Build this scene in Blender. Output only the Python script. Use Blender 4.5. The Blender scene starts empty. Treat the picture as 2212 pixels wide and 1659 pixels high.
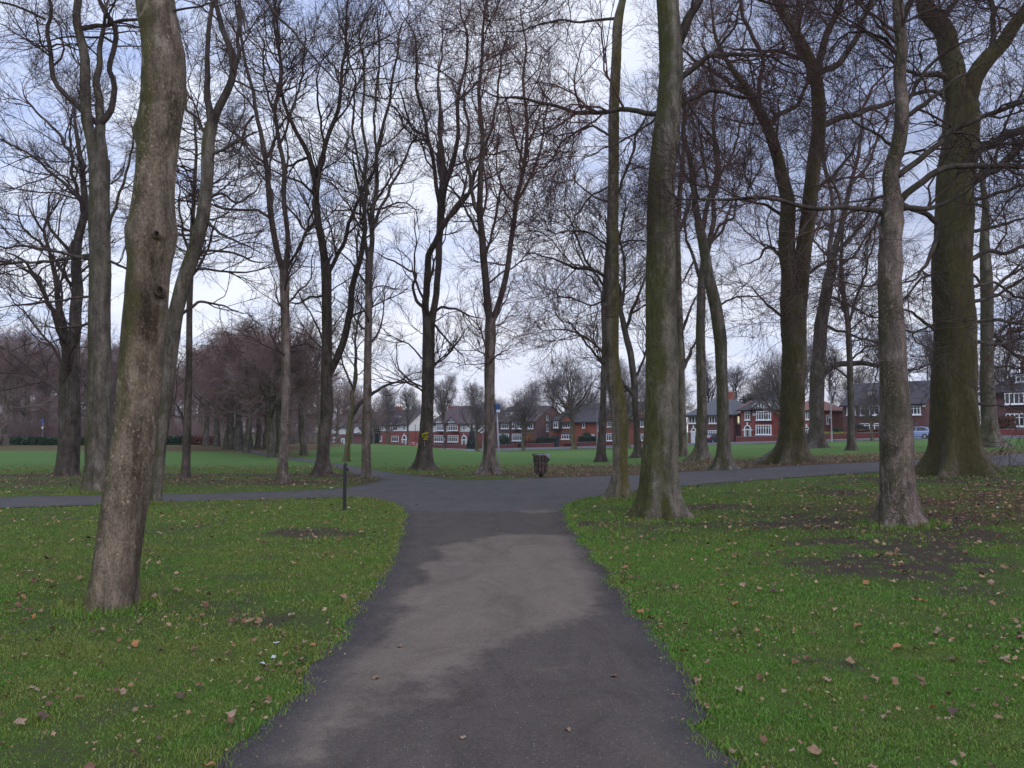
import bpy, math, random
import numpy as np
from mathutils import Vector, Matrix, geometry
rng = np.random.default_rng(11)
random.seed(5)
scene = bpy.context.scene
COL = scene.collection

# ------------------------------------------------------------------ camera
W_, H_, F_ = 2212.0, 1659.0, 1662.0
PITCH = math.atan(103 / F_)
CAM = np.array([0.0, 0.0, 1.6])
cp, sp = math.cos(PITCH), math.sin(PITCH)
cam = bpy.data.cameras.new('camera')
cam.sensor_width = 36.0
cam.lens = 36.0 * F_ / W_
cam.clip_end = 6000
cam.clip_start = 0.05
cam_o = bpy.data.objects.new('camera', cam)
cam_o.location = CAM
cam_o.rotation_euler = (math.pi / 2 + PITCH, 0, 0)
COL.objects.link(cam_o)
scene.camera = cam_o

def ray(x, y):
    u = (x - W_ / 2) / F_
    v = (H_ / 2 - y) / F_
    d = np.array([u, cp - v * sp, sp + v * cp])
    return d / d[1]

def at(x, y, Y):
    return CAM + ray(x, y) * Y

def sstep(a, b, x):
    t = np.clip((x - a) / (b - a), 0, 1)
    return t * t * (3 - 2 * t)

def ground_h(X, Y):
    X = np.asarray(X, float); Y = np.asarray(Y, float)
    near = 1.0 * (1 - np.exp(-0.07 * np.log1p(np.exp((X - 5.5) * 1.2)) / 1.2))
    near = near * sstep(-6, 12, Y)
    far = np.clip(-1.9 + 0.05 * X, -2.3, 1.7)
    k = sstep(6, -22, X)
    start = 30 + 62 * k
    end = 130 + 45 * k
    t = np.clip((Y - start) / (end - start), 0, 1)
    w = t * t * (3 - 2 * t)
    z = near * (1 - w) + far * w
    z = z + 0.03 * np.sin(X * 0.21 + 1.0) * np.sin(Y * 0.17) * sstep(9, 20, Y)
    z = z + 0.22 * np.exp(-((X + 14) / 16) ** 2 - ((Y - 84) / 14) ** 2)
    return z

def vnoise(x, y, seed=0):
    xi = np.floor(x).astype(np.int64); yi = np.floor(y).astype(np.int64); fx = x - xi; fy = y - yi
    def hsh(a, b):
        h = (a * 374761393 + b * 668265263 + seed * 974634777) & 0xffffffff
        h = ((h ^ (h >> 13)) * 1274126177) & 0xffffffff
        return ((h ^ (h >> 16)) & 0xffff) / 65535.0
    ux = fx * fx * (3 - 2 * fx); uy = fy * fy * (3 - 2 * fy)
    return (hsh(xi, yi) * (1 - ux) + hsh(xi + 1, yi) * ux) * (1 - uy) + (hsh(xi, yi + 1) * (1 - ux) + hsh(xi + 1, yi + 1) * ux) * uy
def fbm(X, Y, s, oct=4, seed=0):
    X = np.asarray(X, float); Y = np.asarray(Y, float); v = 0; a = 0.5; t = 0
    for k in range(oct):
        v = v + a * vnoise(X * s + 13.7 * k, Y * s - 7.3 * k, seed + k); t += a; a *= 0.55; s *= 2.1
    return v / t

def hit(x, y):
    r = ray(x, y)
    Ys = np.geomspace(1.0, 420, 6000)
    zr = CAM[2] + r[2] * Ys
    zg = ground_h(r[0] * Ys, Ys)
    i = np.argmax(zr <= zg)
    if zr[i] > zg[i]:
        i = len(Ys) - 1
    Y = Ys[i]
    return np.array([r[0] * Y, Y, float(ground_h(r[0] * Y, Y))])

# ------------------------------------------------------------------ object helpers
def tag(o, label=None, cat=None, group=None, kind=None):
    if label: o['label'] = label
    if cat: o['category'] = cat
    if group: o['group'] = group
    if kind: o['kind'] = kind
    return o

def empty(name, loc, rz=0.0):
    o = bpy.data.objects.new(name, None)
    o.location = loc
    o.rotation_euler = (0, 0, rz)
    o.empty_display_size = 0.3
    COL.objects.link(o)
    return o

def np_mesh(name, V, Q, mat, parent=None, smooth=True, loc=None, attrs=None, T=None):
    """V (n,3) vertices, Q (m,4) quads, T (k,3) triangles"""
    me = bpy.data.meshes.new(name)
    V = np.ascontiguousarray(V, dtype=np.float32)
    nq = 0 if Q is None else len(Q)
    nt = 0 if T is None else len(T)
    me.vertices.add(len(V))
    me.vertices.foreach_set('co', V.ravel())
    loops = []
    if nq: loops.append(np.asarray(Q, dtype=np.int32).ravel())
    if nt: loops.append(np.asarray(T, dtype=np.int32).ravel())
    loops = np.concatenate(loops)
    me.loops.add(len(loops))
    me.loops.foreach_set('vertex_index', loops)
    me.polygons.add(nq + nt)
    st = np.concatenate([np.arange(nq) * 4, nq * 4 + np.arange(nt) * 3]).astype(np.int32)
    me.polygons.foreach_set('loop_start', st)
    me.polygons.foreach_set('use_smooth', np.full(nq + nt, smooth, dtype=bool))
    if attrs:
        for k, a in attrs.items():
            at_ = me.attributes.new(k, 'FLOAT', 'POINT')
            at_.data.foreach_set('value', np.ascontiguousarray(a, dtype=np.float32))
    me.update(calc_edges=True)
    me.validate()
    if mat: me.materials.append(mat)
    o = bpy.data.objects.new(name, me)
    COL.objects.link(o)
    if parent: o.parent = parent
    if loc is not None: o.location = loc
    return o

class MB:
    """collects simple shapes and links them as one mesh"""
    def __init__(s): s.v = []; s.f = []
    def add(s, vs, fs):
        n = len(s.v); s.v += [tuple(map(float, v)) for v in vs]; s.f += [tuple(i + n for i in f) for f in fs]; return s
    def box(s, x0, x1, y0, y1, z0, z1):
        vs = [(x0, y0, z0), (x1, y0, z0), (x1, y1, z0), (x0, y1, z0), (x0, y0, z1), (x1, y0, z1), (x1, y1, z1), (x0, y1, z1)]
        return s.add(vs, [(3, 2, 1, 0), (4, 5, 6, 7), (0, 1, 5, 4), (1, 2, 6, 5), (2, 3, 7, 6), (3, 0, 4, 7)])
    def prism(s, pts, y0, y1):
        """pts: polygon in x-z (counter-clockwise seen from -y), extruded y0..y1"""
        n = len(pts)
        vs = [(p[0], y0, p[1]) for p in pts] + [(p[0], y1, p[1]) for p in pts]
        fs = [tuple(range(n)), tuple(reversed(range(n, 2 * n)))]
        fs += [(i, i + n, (i + 1) % n + n, (i + 1) % n) for i in range(n)]
        return s.add(vs, fs)
    def cyl(s, p0, p1, r0, r1=None, n=12, cap=True):
        r1 = r0 if r1 is None else r1
        p0 = Vector(p0); p1 = Vector(p1); d = (p1 - p0).normalized()
        a = d.orthogonal().normalized(); b = d.cross(a)
        vs = []
        for p, r in ((p0, r0), (p1, r1)):
            for i in range(n):
                t = 2 * math.pi * i / n
                vs.append(p + a * (r * math.cos(t)) + b * (r * math.sin(t)))
        fs = [(i, (i + 1) % n, (i + 1) % n + n, i + n) for i in range(n)]
        if cap: fs += [tuple(reversed(range(n))), tuple(range(n, 2 * n))]
        return s.add(vs, fs)
    def build(s, name, mat, parent=None, loc=None, smooth=False, bevel=0.0, rz=None):
        me = bpy.data.meshes.new(name)
        me.from_pydata(s.v, [], s.f); me.validate(); me.update()
        if mat: me.materials.append(mat)
        if smooth: me.polygons.foreach_set('use_smooth', [True] * len(me.polygons))
        o = bpy.data.objects.new(name, me); COL.objects.link(o)
        if parent: o.parent = parent
        if loc is not None: o.location = loc
        if rz is not None: o.rotation_euler.z = rz
        if bevel:
            m = o.modifiers.new('bevel', 'BEVEL'); m.width = bevel; m.segments = 2; m.limit_method = 'ANGLE'
        return o

# ------------------------------------------------------------------ materials
class NT:
    def __init__(s, name):
        s.m = bpy.data.materials.new(name); s.m.use_nodes = True
        s.t = s.m.node_tree; s.n = s.t.nodes
        s.b = s.n['Principled BSDF']
        s.b.inputs['Roughness'].default_value = 0.9
        s.b.inputs['Specular IOR Level'].default_value = 0.25
    def node(s, typ, **kw):
        n = s.n.new(typ)
        for k, v in kw.items():
            if k in n.inputs: n.inputs[k].default_value = v
            else: setattr(n, k, v)
        return n
    def link(s, a, b): s.t.links.new(a, b)
    def pos(s, scale=(1, 1, 1)):
        g = s.node('ShaderNodeNewGeometry')
        mp = s.node('ShaderNodeMapping'); mp.inputs['Scale'].default_value = scale
        s.link(g.outputs['Position'], mp.inputs['Vector']); return mp.outputs['Vector']
    def noise(s, scale, detail=4, rough=0.6, vec=None, dist=0.0):
        n = s.node('ShaderNodeTexNoise'); n.inputs['Scale'].default_value = scale
        n.inputs['Detail'].default_value = detail; n.inputs['Roughness'].default_value = rough
        n.inputs['Distortion'].default_value = dist
        s.link(vec if vec is not None else s.pos(), n.inputs['Vector']); return n.outputs['Fac']
    def ramp(s, fac, stops):
        r = s.node('ShaderNodeValToRGB')
        e = r.color_ramp.elements
        while len(e) < len(stops): e.new(0.5)
        for i, (p, c) in enumerate(stops):
            e[i].position = p; e[i].color = (*c, 1) if len(c) == 3 else c
        s.link(fac, r.inputs['Fac']); return r.outputs['Color']
    def thr(s, fac, a, b):
        m = s.node('ShaderNodeMapRange'); m.interpolation_type = 'SMOOTHSTEP'
        m.inputs['From Min'].default_value = a; m.inputs['From Max'].default_value = b
        s.link(fac, m.inputs['Value']); return m.outputs['Result']
    def math(s, op, a, b=None):
        m = s.node('ShaderNodeMath', operation=op)
        for i, v in enumerate((a, b)):
            if v is None: continue
            if isinstance(v, (int, float)): m.inputs[i].default_value = v
            else: s.link(v, m.inputs[i])
        return m.outputs[0]
    def mix(s, fac, a, b, mode='MIX'):
        m = s.node('ShaderNodeMix', data_type='RGBA', blend_type=mode)
        for i, v in ((0, fac), (6, a), (7, b)):
            if isinstance(v, (int, float)): m.inputs[i].default_value = v
            elif isinstance(v, tuple): m.inputs[i].default_value = (*v, 1)
            else: s.link(v, m.inputs[i])
        return m.outputs[2]
    def attr(s, name):
        a = s.node('ShaderNodeAttribute'); a.attribute_name = name; return a.outputs['Fac']
    def color(s, c):
        if isinstance(c, tuple): s.b.inputs['Base Color'].default_value = (*c, 1)
        else: s.link(c, s.b.inputs['Base Color'])
    def bump(s, h, strength=0.5, dist=0.02):
        b = s.node('ShaderNodeBump'); b.inputs['Strength'].default_value = strength
        b.inputs['Distance'].default_value = dist
        s.link(h, b.inputs['Height']); s.link(b.outputs['Normal'], s.b.inputs['Normal'])

def plain(name, c, rough=0.8, var=0.25, scale=3.0, spec=0.25, metallic=0.0):
    n = NT(name); n.b.inputs['Roughness'].default_value = rough
    n.b.inputs['Specular IOR Level'].default_value = spec
    n.b.inputs['Metallic'].default_value = metallic
    f = n.noise(scale, 5, 0.65)
    lo = tuple(x * (1 - var) for x in c); hi = tuple(min(1, x * (1 + var)) for x in c)
    n.color(n.ramp(f, [(0.3, lo), (0.7, hi)]))
    return n.m

def bark(name, dark, light, moss=(0.055, 0.06, 0.012), moss_amt=0.5, side=(-1, -0.3, 0), fleck=0.0, fleck_col=(0.42, 0.36, 0.30), hs=1.0, grain=0.35):
    n = NT(name)
    v = n.pos((1, 1, grain))
    a = n.noise(2.2 * hs, 6, 0.7, v)
    b = n.noise(14 * hs, 6, 0.7, v)
    c = n.noise(60 * hs, 4, 0.7, n.pos((1, 1, 0.6)))
    base = n.ramp(n.math('ADD', n.math('MULTIPLY', a, 0.55), n.math('MULTIPLY', b, 0.45)), [(0.36, dark), (0.62, light)])
    base = n.mix(0.75, base, n.ramp(c, [(0.3, (0.35, 0.33, 0.32)), (0.7, (1.6, 1.6, 1.6))]), 'MULTIPLY')
    pt = n.noise(3.4 * hs, 5, 0.65, n.pos((1, 1, 0.55)), 0.6)
    base = n.mix(0.8, base, n.ramp(pt, [(0.36, (0.55, 0.52, 0.48)), (0.5, (1, 1, 1)), (0.64, (1.55, 1.5, 1.45))]), 'MULTIPLY')
    rg = n.noise(9 * hs, 5, 0.7, n.pos((1, 1, 0.07)), 0.4)
    base = n.mix(0.7, base, n.ramp(rg, [(0.34, (0.5, 0.48, 0.46)), (0.48, (1, 1, 1)), (0.66, (1.35, 1.32, 1.28))]), 'MULTIPLY')
    # algae on one side of the stem
    g = n.node('ShaderNodeNewGeometry')
    d = n.node('ShaderNodeVectorMath', operation='DOT_PRODUCT')
    sd = Vector(side).normalized(); d.inputs[1].default_value = sd
    n.link(g.outputs['Normal'], d.inputs[0])
    m = n.math('ADD', n.math('MULTIPLY', d.outputs['Value'], 0.28), n.noise(1.7, 6, 0.72, n.pos((1, 1, 0.45))))
    m = n.math('ADD', m, n.math('MULTIPLY', n.math('SUBTRACT', b, 0.5), 0.5))
    mf = n.math('MULTIPLY', n.thr(m, 0.62 - 0.3 * moss_amt, 0.86 - 0.3 * moss_amt), min(1.0, 0.4 + moss_amt))
    mc = n.mix(n.thr(b, 0.3, 0.7), tuple(x * 0.5 for x in moss), moss)
    col = n.mix(mf, base, mc)
    if fleck:
        f1 = n.noise(42, 3, 0.6, n.pos((1, 1, 0.8)))
        f2 = n.noise(2.4, 4, 0.6, n.pos((0.7, 0.7, 1.4)))
        f = n.math('MULTIPLY', n.thr(f1, 0.60 - 0.06 * fleck, 0.68), n.thr(f2, 0.40, 0.62))
        fc = n.mix(n.noise(9, 3), fleck_col, (fleck_col[0] * 1.1, fleck_col[1] * 0.75, fleck_col[2] * 0.6))
        col = n.mix(n.math('MULTIPLY', f, fleck), col, fc)
        f3 = n.math('MULTIPLY', n.thr(n.noise(5.5, 6, 0.75, n.pos((1, 1, 0.5)), 0.8), 0.52, 0.62), n.thr(n.noise(1.1, 3, 0.6), 0.42, 0.58))
        col = n.mix(n.math('MULTIPLY', f3, min(1, fleck * 0.8)), col, tuple(x * 0.75 for x in fleck_col))
    n.color(col)
    h = n.math('ADD', n.math('MULTIPLY', b, 0.5), n.math('ADD', n.math('MULTIPLY', c, 0.3), n.math('MULTIPLY', rg, 0.8)))
    n.bump(h, 1.0, 0.04)
    n.b.inputs['Roughness'].default_value = 0.95
    n.b.inputs['Specular IOR Level'].default_value = 0.15
    return n.m

M = {}
M['bark_fleck'] = bark('bark_flecked', (0.066, 0.050, 0.036), (0.205, 0.165, 0.125), moss_amt=0.48, fleck=0.6, moss=(0.080, 0.074, 0.024), side=(-1, -0.1, 0), fleck_col=(0.48, 0.40, 0.32))
M['bark_pink'] = bark('bark_pinkish', (0.060, 0.048, 0.042), (0.19, 0.155, 0.135), moss_amt=0.16, fleck=0.7, fleck_col=(0.45, 0.36, 0.32))
M['bark_smooth'] = bark('bark_smooth', (0.095, 0.086, 0.068), (0.18, 0.165, 0.135), moss_amt=0.52, side=(-1, -0.1, 0), moss=(0.068, 0.070, 0.017), fleck=0.2)
M['bark_mossy'] = bark('bark_mossy', (0.055, 0.045, 0.032), (0.115, 0.096, 0.068), moss_amt=0.48, side=(-0.5, -0.6, 0), moss=(0.064, 0.058, 0.020))
M['bark_limb'] = bark('bark_limb', (0.042, 0.034, 0.031), (0.090, 0.074, 0.066), moss_amt=0.12, moss=(0.06, 0.055, 0.02))
M['bark_yellow'] = bark('bark_yellow_mossy', (0.075, 0.066, 0.048), (0.155, 0.137, 0.10), moss_amt=0.40, side=(0.8, -0.4, 0), moss=(0.125, 0.112, 0.030), fleck=0.3)
M['bark_dark'] = bark('bark_dark', (0.050, 0.041, 0.036), (0.115, 0.098, 0.086), moss_amt=0.25, moss=(0.055, 0.052, 0.022))
M['bark_grey'] = bark('bark_grey', (0.068, 0.060, 0.050), (0.15, 0.132, 0.11), moss_amt=0.35, fleck=0.25)
M['hollow'] = plain('hollow', (0.035, 0.027, 0.020), 1.0, 0.3, 20)
M['twig'] = plain('twig_brown', (0.074, 0.050, 0.044), 0.9, 0.35, 0.8, 0.1)
M['twig_red'] = plain('twig_red_brown', (0.098, 0.055, 0.049), 0.9, 0.35, 0.8, 0.1)
M['twig_mauve'] = plain('twig_mauve', (0.205, 0.140, 0.122), 0.95, 0.3, 0.4, 0.05)
M['twig_pale'] = plain('twig_pale', (0.13, 0.108, 0.10), 0.95, 0.3, 0.4, 0.05)

# ------------------------------------------------------------------ branch generator (vectorised)
def norm(a):
    return a / np.maximum(np.linalg.norm(a, axis=-1, keepdims=True), 1e-9)

def tubes(P, R, sides):
    """P (N,K,3), R (N,K): all tubes -> V, Q"""
    N, K, _ = P.shape
    Tn = norm(np.gradient(P, axis=1))
    ref = np.zeros((N, 1, 3)); m = np.abs(Tn.mean(1))
    ref[np.arange(N), 0, np.argmin(m, 1)] = 1
    U = norm(np.cross(Tn, np.broadcast_to(ref, Tn.shape)))
    Vv = np.cross(Tn, U)
    a = np.arange(sides) * 2 * math.pi / sides
    ring = U[:, :, None, :] * np.cos(a)[None, None, :, None] + Vv[:, :, None, :] * np.sin(a)[None, None, :, None]
    V = P[:, :, None, :] + ring * R[:, :, None, None]
    idx = np.arange(N * K * sides).reshape(N, K, sides)
    a0 = idx[:, :-1, :]; a1 = np.roll(a0, -1, 2); b0 = idx[:, 1:, :]; b1 = np.roll(b0, -1, 2)
    Q = np.stack([a0, a1, b1, b0], -1).reshape(-1, 4)
    return V.reshape(-1, 3), Q

def merge(parts):
    Vs, Qs, n = [], [], 0
    for V, Q in parts:
        Vs.append(V); Qs.append(Q + n); n += len(V)
    return np.concatenate(Vs), np.concatenate(Qs)

def resample(pts, K):
    pts = np.asarray(pts, float)
    d = np.r_[0, np.cumsum(np.linalg.norm(np.diff(pts[:, :3], axis=0), axis=1))]
    s = np.linspace(0, d[-1], K)
    # smooth (Catmull-Rom like) via dense linear + smoothing
    out = np.stack([np.interp(s, d, pts[:, j]) for j in range(pts.shape[1])], 1)
    for _ in range(2):
        o2 = out.copy(); o2[1:-1] = 0.25 * out[:-2] + 0.5 * out[1:-1] + 0.25 * out[2:]; out = o2
    return out, d[-1]

def grow(P, R, n, Lr, ang, K=4, wig=0.3, up=0.1, t0=0.15, rk=0.6, rmin=0.004, rend=0.35, r=None, tpow=0.8, flat=0.0, lenw=None):
    N, Kp, _ = P.shape
    n = np.broadcast_to(np.asarray(n), (N,)).astype(int)
    idx = np.repeat(np.arange(N), n); Mx = len(idx)
    if Mx == 0: return np.zeros((0, K, 3)), np.zeros((0, K))
    t = t0 + (1 - t0) * r.random(Mx) ** tpow
    f = t * (Kp - 1); i = np.minimum(f.astype(int), Kp - 2); fr = (f - i)[:, None]
    p = P[idx, i] * (1 - fr) + P[idx, i + 1] * fr
    rad = R[idx, i] * (1 - fr[:, 0]) + R[idx, i + 1] * fr[:, 0]
    T = norm(P[idx, i + 1] - P[idx, i])
    q = r.normal(size=(Mx, 3)); q -= (q * T).sum(1, keepdims=True) * T; q = norm(q)
    a = np.radians(r.uniform(ang[0], ang[1], Mx))[:, None]
    d = norm(np.cos(a) * T + np.sin(a) * q)
    if flat: d[:, 2] *= (1 - flat); d = norm(d)
    L = r.uniform(Lr[0], Lr[1], Mx) * (1.15 - 0.6 * t)
    if lenw is not None: L = L * lenw[idx]
    out = np.zeros((Mx, K, 3)); out[:, 0] = p
    st = (L / (K - 1))[:, None]
    for k in range(1, K):
        d = d + r.normal(size=(Mx, 3)) * wig; d[:, 2] += up; d = norm(d)
        out[:, k] = out[:, k - 1] + d * st
    r0 = np.maximum(np.minimum(rad * rk, 0.012 * L + rmin), rmin)
    rr = r0[:, None] * (1 - (1 - rend) * np.linspace(0, 1, K)[None]); rr = np.maximum(rr, rmin * 0.6)
    return out, rr

def trunk_mesh(C, R, sides=20, flare=0.0, fh=0.5, lobes=5, seed=0, z0=0.0, knobs=(), rough=0.035):
    """one trunk: C (K,3) centre line, R (K) radii, with root flare and uneven section"""
    r = np.random.default_rng(seed)
    K = len(C)
    T = norm(np.gradient(C, axis=0))
    ref = np.array([0.0, 1.0, 0.0])
    U = norm(np.cross(T, np.broadcast_to(ref, T.shape))); V = np.cross(T, U)
    a = np.arange(sides) * 2 * math.pi / sides
    ph = r.random(8) * 6.28
    zrel = C[:, 2] - z0
    A, Z = np.meshgrid(a, zrel)
    rad = R[:, None] * np.ones_like(A)
    n = (np.sin(A * 2 + ph[0] + Z * 0.5) + 0.7 * np.sin(A * 3 + ph[1] - Z * 0.9) + 0.5 * np.sin(A * 5 + ph[2] + Z * 1.7)
         + 0.8 * np.sin(Z * 2.1 + ph[3] + A) + 0.5 * np.sin(Z * 4.3 + ph[4] + A * 2))
    rad *= 1 + rough * n
    lob = 0.55 + 0.45 * np.cos(A * lobes + ph[5] + 0.8 * np.sin(A + ph[6]))
    fl = np.exp(-np.maximum(Z, -0.1) / fh)
    lb2 = lob ** 1.7 * (0.75 + 0.25 * np.sin(A * 3 + ph[7]))
    rad *= 1 + flare * fl ** 1.6 * (0.18 + 1.35 * lb2) + 0.10 * min(1.0, flare) * np.exp(-np.maximum(Z, 0) / (fh * 2.6)) * (lb2 - 0.4)
    rad += r.normal(size=rad.shape) * R[:, None] * 0.010
    for (kz, ka, ks, kh) in knobs:     # knots: height, angle, size, amount
        da = np.angle(np.exp(1j * (A - ka)))
        rad += kh * np.exp(-((Z - kz) / ks) ** 2 - (da * R[:, None] / ks) ** 2)
    Vt = C[:, None, :] + (U[:, None, :] * np.cos(a)[None, :, None] + V[:, None, :] * np.sin(a)[None, :, None]) * rad[:, :, None]
    idx = np.arange(K * sides).reshape(K, sides)
    a0 = idx[:-1]; a1 = np.roll(a0, -1, 1); b0 = idx[1:]; b1 = np.roll(b0, -1, 1)
    Q = np.stack([a0, a1, b1, b0], -1).reshape(-1, 4)
    return Vt.reshape(-1, 3), Q
# ------------------------------------------------------------------ park trees traced on their own distance
def px3(pts, Y0, k=0.0, base=None):
    """picture points (x, y, width) at distance Y0 (drifting by k per metre) -> (x,y,z,radius)"""
    out = []; L = 0; last = None
    for (x, y, w) in pts:
        if last is not None: L += math.hypot(x - last[0], y - last[1]) * Y0 / F_
        last = (x, y)
        Y = Y0 + k * L
        p = at(x, y, Y)
        out.append((p[0], p[1], p[2], 0.5 * w * Y / F_))
    return np.array(out)

TREE_ORIGINS = []
def park_tree(label, mat, trunk, limbs, twig='twig', ext=5.0, dens=1.0, flare=0.35, fh=0.45, lobes=5, L1=(1.6, 4.0),
              up=0.10, wig=0.30, seed=0, fine=1.0, spray=0, spray_t=0.45, knobs=(), drift=0.35, sides=20, dY=None, top=None, group=None, cat='tree', rough=0.035, flat=0.0, ang=(28, 70)):
    r = np.random.default_rng(1000 + seed)
    b = hit(trunk[0][0], trunk[0][1])
    Y0 = b[1] if dY is None else dY
    b = np.array([at(trunk[0][0], trunk[0][1], Y0)[0], Y0, 0]); b[2] = float(ground_h(b[0], b[1]))
    root = empty('bare_tree', b)
    tag(root, label, cat, group)
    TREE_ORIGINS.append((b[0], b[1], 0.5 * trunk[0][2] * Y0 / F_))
    C = px3(trunk, Y0)
    if trunk[-1][1] < 60 and top: # carry on above the frame
        d = norm(C[-1, :3] - C[-3, :3]); p = C[-1].copy()
        for q in range(6):
            d = norm(d + np.r_[r.normal(size=2) * 0.12, 0.05]); p = p.copy(); p[:3] += d * top / 6
            p[3] = C[-1, 3] * (1 - (q + 1) / 6.6); C = np.vstack([C, p])
    C = np.vstack([[C[0, 0], C[0, 1], b[2] - 0.25, C[0, 3]], C]) if C[0, 2] > b[2] - 0.2 else C
    # the traced base width is the root spread: hold the stem width to the ground and let the flare reach that spread
    w_root = C[1, 3] if C[0, 3] == C[1, 3] else C[0, 3]
    hz = C[:, 2] - b[2]; lim = 0.45 + 0.85 * min(1.0, w_root)
    ref = C[np.argmax(hz > lim), 3] if (hz > lim).any() else C[-1, 3]
    C[hz <= lim, 3] = ref
    flare = max(0.26, (w_root / ref - 1) / 0.82); fh = 0.26 + 0.42 * min(1.0, w_root)
    if ext == 0:
        d = norm(C[-1, :3] - C[-2, :3]); p = C[-1].copy()
        for q in range(4):
            d = norm(d + r.normal(size=3) * 0.2 + np.array([0, 0, 0.1])); p = p.copy(); p[:3] += d * 0.6; p[3] = C[-1, 3] * 0.72; C = np.vstack([C, p])
    n = int(max(14, min(110, (C[-1, 2] - C[0, 2]) / 0.13)))
    Cr, Lt = resample(C, n)
    V, Q = trunk_mesh(Cr[:, :3] - b, Cr[:, 3], sides, flare, fh, lobes, seed, 0.0, knobs, rough)
    np_mesh('trunk', V, Q, mat, root)
    polys = []
    for li, pts in enumerate(limbs):
        k = r.uniform(-drift, drift)
        # a limb starts on the trunk's own axis
        P = px3(pts, Y0, k)
        y_end = pts[-1][1]
        if y_end < 70 and ext > 0:
            d = norm(P[-1, :3] - P[-2, :3]); p = P[-1].copy(); e = ext * r.uniform(0.7, 1.2)
            for q in range(7):
                d = norm(d + r.normal(size=3) * 0.22 + np.array([0, 0, 0.12])); p = p.copy(); p[:3] += d * e / 7
                p[3] = max(P[-1, 3] * (1 - (q + 1) / 7.5), 0.008); P = np.vstack([P, p])
        else:
            d = norm(P[-1, :3] - P[-2, :3]); p = P[-1].copy(); e = max(0.8, 40 * P[-1, 3]) * 0.8
            r0 = P[-1, 3]
            for q in range(4):
                d = norm(d + r.normal(size=3) * 0.25 + np.array([0, 0, up])); p = p.copy(); p[:3] += d * e / 4
                p[3] = max(r0 * (1 - (q + 1) / 4.6), 0.006); P = np.vstack([P, p])
        Kn = 28
        Pr, L = resample(P, Kn)
        # crooked growth
        w = r.normal(size=(Kn, 3)) * 0.035 * min(1.5, L / 4); w[:2] = 0
        for _ in range(1): w[1:-1] = 0.25 * w[:-2] + 0.5 * w[1:-1] + 0.25 * w[2:]
        Pr[:, :3] += w
        V, Q = tubes(Pr[None, :, :3] - b, Pr[None, :, 3], 9)
        np_mesh('limb', V, Q, mat if pts[0][2] >= 27 else M['bark_limb'], root)
        polys.append((Pr, L))
    # crown of branches and twigs
    parts = []
    Pk, Rk, nk = [], [], []
    for (Pr, L) in polys:
        Pk.append(Pr[::2, :3]); Rk.append(Pr[::2, 3]); nk.append(max(3, L * 1.25 * dens))
    if spray:
        i0 = int(len(Cr) * spray_t); S, Ls = resample(Cr[i0:], 28)
        Pk.append(S[::2, :3]); Rk.append(S[::2, 3]); nk.append(spray)
    P0 = np.stack(Pk); R0 = np.stack(Rk); nk = np.round(nk).astype(int)
    rm = 0.0024 + 0.00010 * Y0
    P1, R1 = grow(P0, R0, nk, L1, ang, 8, wig * 0.8, up * 0.8, 0.10, 0.55, rm * 2.2, 0.3, r=r, tpow=0.75, flat=flat)
    P2, R2 = grow(P1, R1, int(round(7 * fine)), (0.7, 2.1), (20, 55), 5, wig * 0.6, 0.03 + up * 0.6, 0.12, 0.6, rm * 1.4, 0.4, r=r, flat=flat)
    P3, R3 = grow(P2, R2, int(round(6 * fine)), (0.35, 1.0), (18, 50), 4, wig * 0.55, 0.02 + up * 0.4, 0.15, 0.65, rm, 0.5, r=r, flat=flat * 0.6)
    P4, R4 = grow(P3, R3, 3 if Y0 < 22 else 2, (0.16, 0.5), (18, 48), 3, 0.18, 0.04, 0.2, 0.7, rm * 0.8, 0.6, r=r)
    parts = [tubes(P1 - b, R1, 5), tubes(P2 - b, R2, 4), tubes(P3 - b, R3, 3), tubes(P4 - b, R4, 3)]
    V, Q = merge(parts)
    np_mesh('crown', V, Q, M[twig], root)
    return root, Cr, b, Y0

T1 = park_tree('big flecked grey tree with knot holes leaning right on the near left lawn', M['bark_fleck'],
    [(238,1312,118),(246,1270,106),(255,1200,101),(270,1100,95),(283,1000,91),(293,900,90),(300,830,94),(305,750,89),(312,680,88),(317,625,90),(324,560,92),(329,500,108),(330,460,88),(333,400,80),(337,350,79),(343,290,86),(345,250,88),(350,200,90),(354,150,94),(355,110,88),(346,75,78),(338,30,79),(335,0,79),(330,-150,72)],
    [[(330,-140,44),(300,-260,36),(285,-420,28),(300,-620,18)],[(335,-130,48),(370,-240,38),(400,-380,30),(395,-640,18)],
     [(345,-90,12),(450,-95,9),(540,-40,7),(590,15,6),(645,85,5),(700,150,4)],[(350,30,6),(390,22,5),(430,18,4)]],
    ext=4, dens=0.7, flare=0.26, fh=0.28, lobes=4, seed=1, sides=30, top=2.0, drift=0.2, rough=0.042, fine=0.8,
    knobs=[(3.40, 1.84, 0.10, 0.03), (3.40, 1.84, 0.04, -0.06), (2.88, 2.2, 0.12, 0.04), (2.88, 2.2, 0.045, -0.07), (3.46, 3.0, 0.15, 0.05), (3.45, 0.1, 0.13, 0.04), (4.78, 3.1, 0.11, 0.05), (4.45, 0.1, 0.09, 0.06), (2.7, 2.9, 0.12, 0.03), (3.9, 2.6, 0.06, 0.03)])

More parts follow.
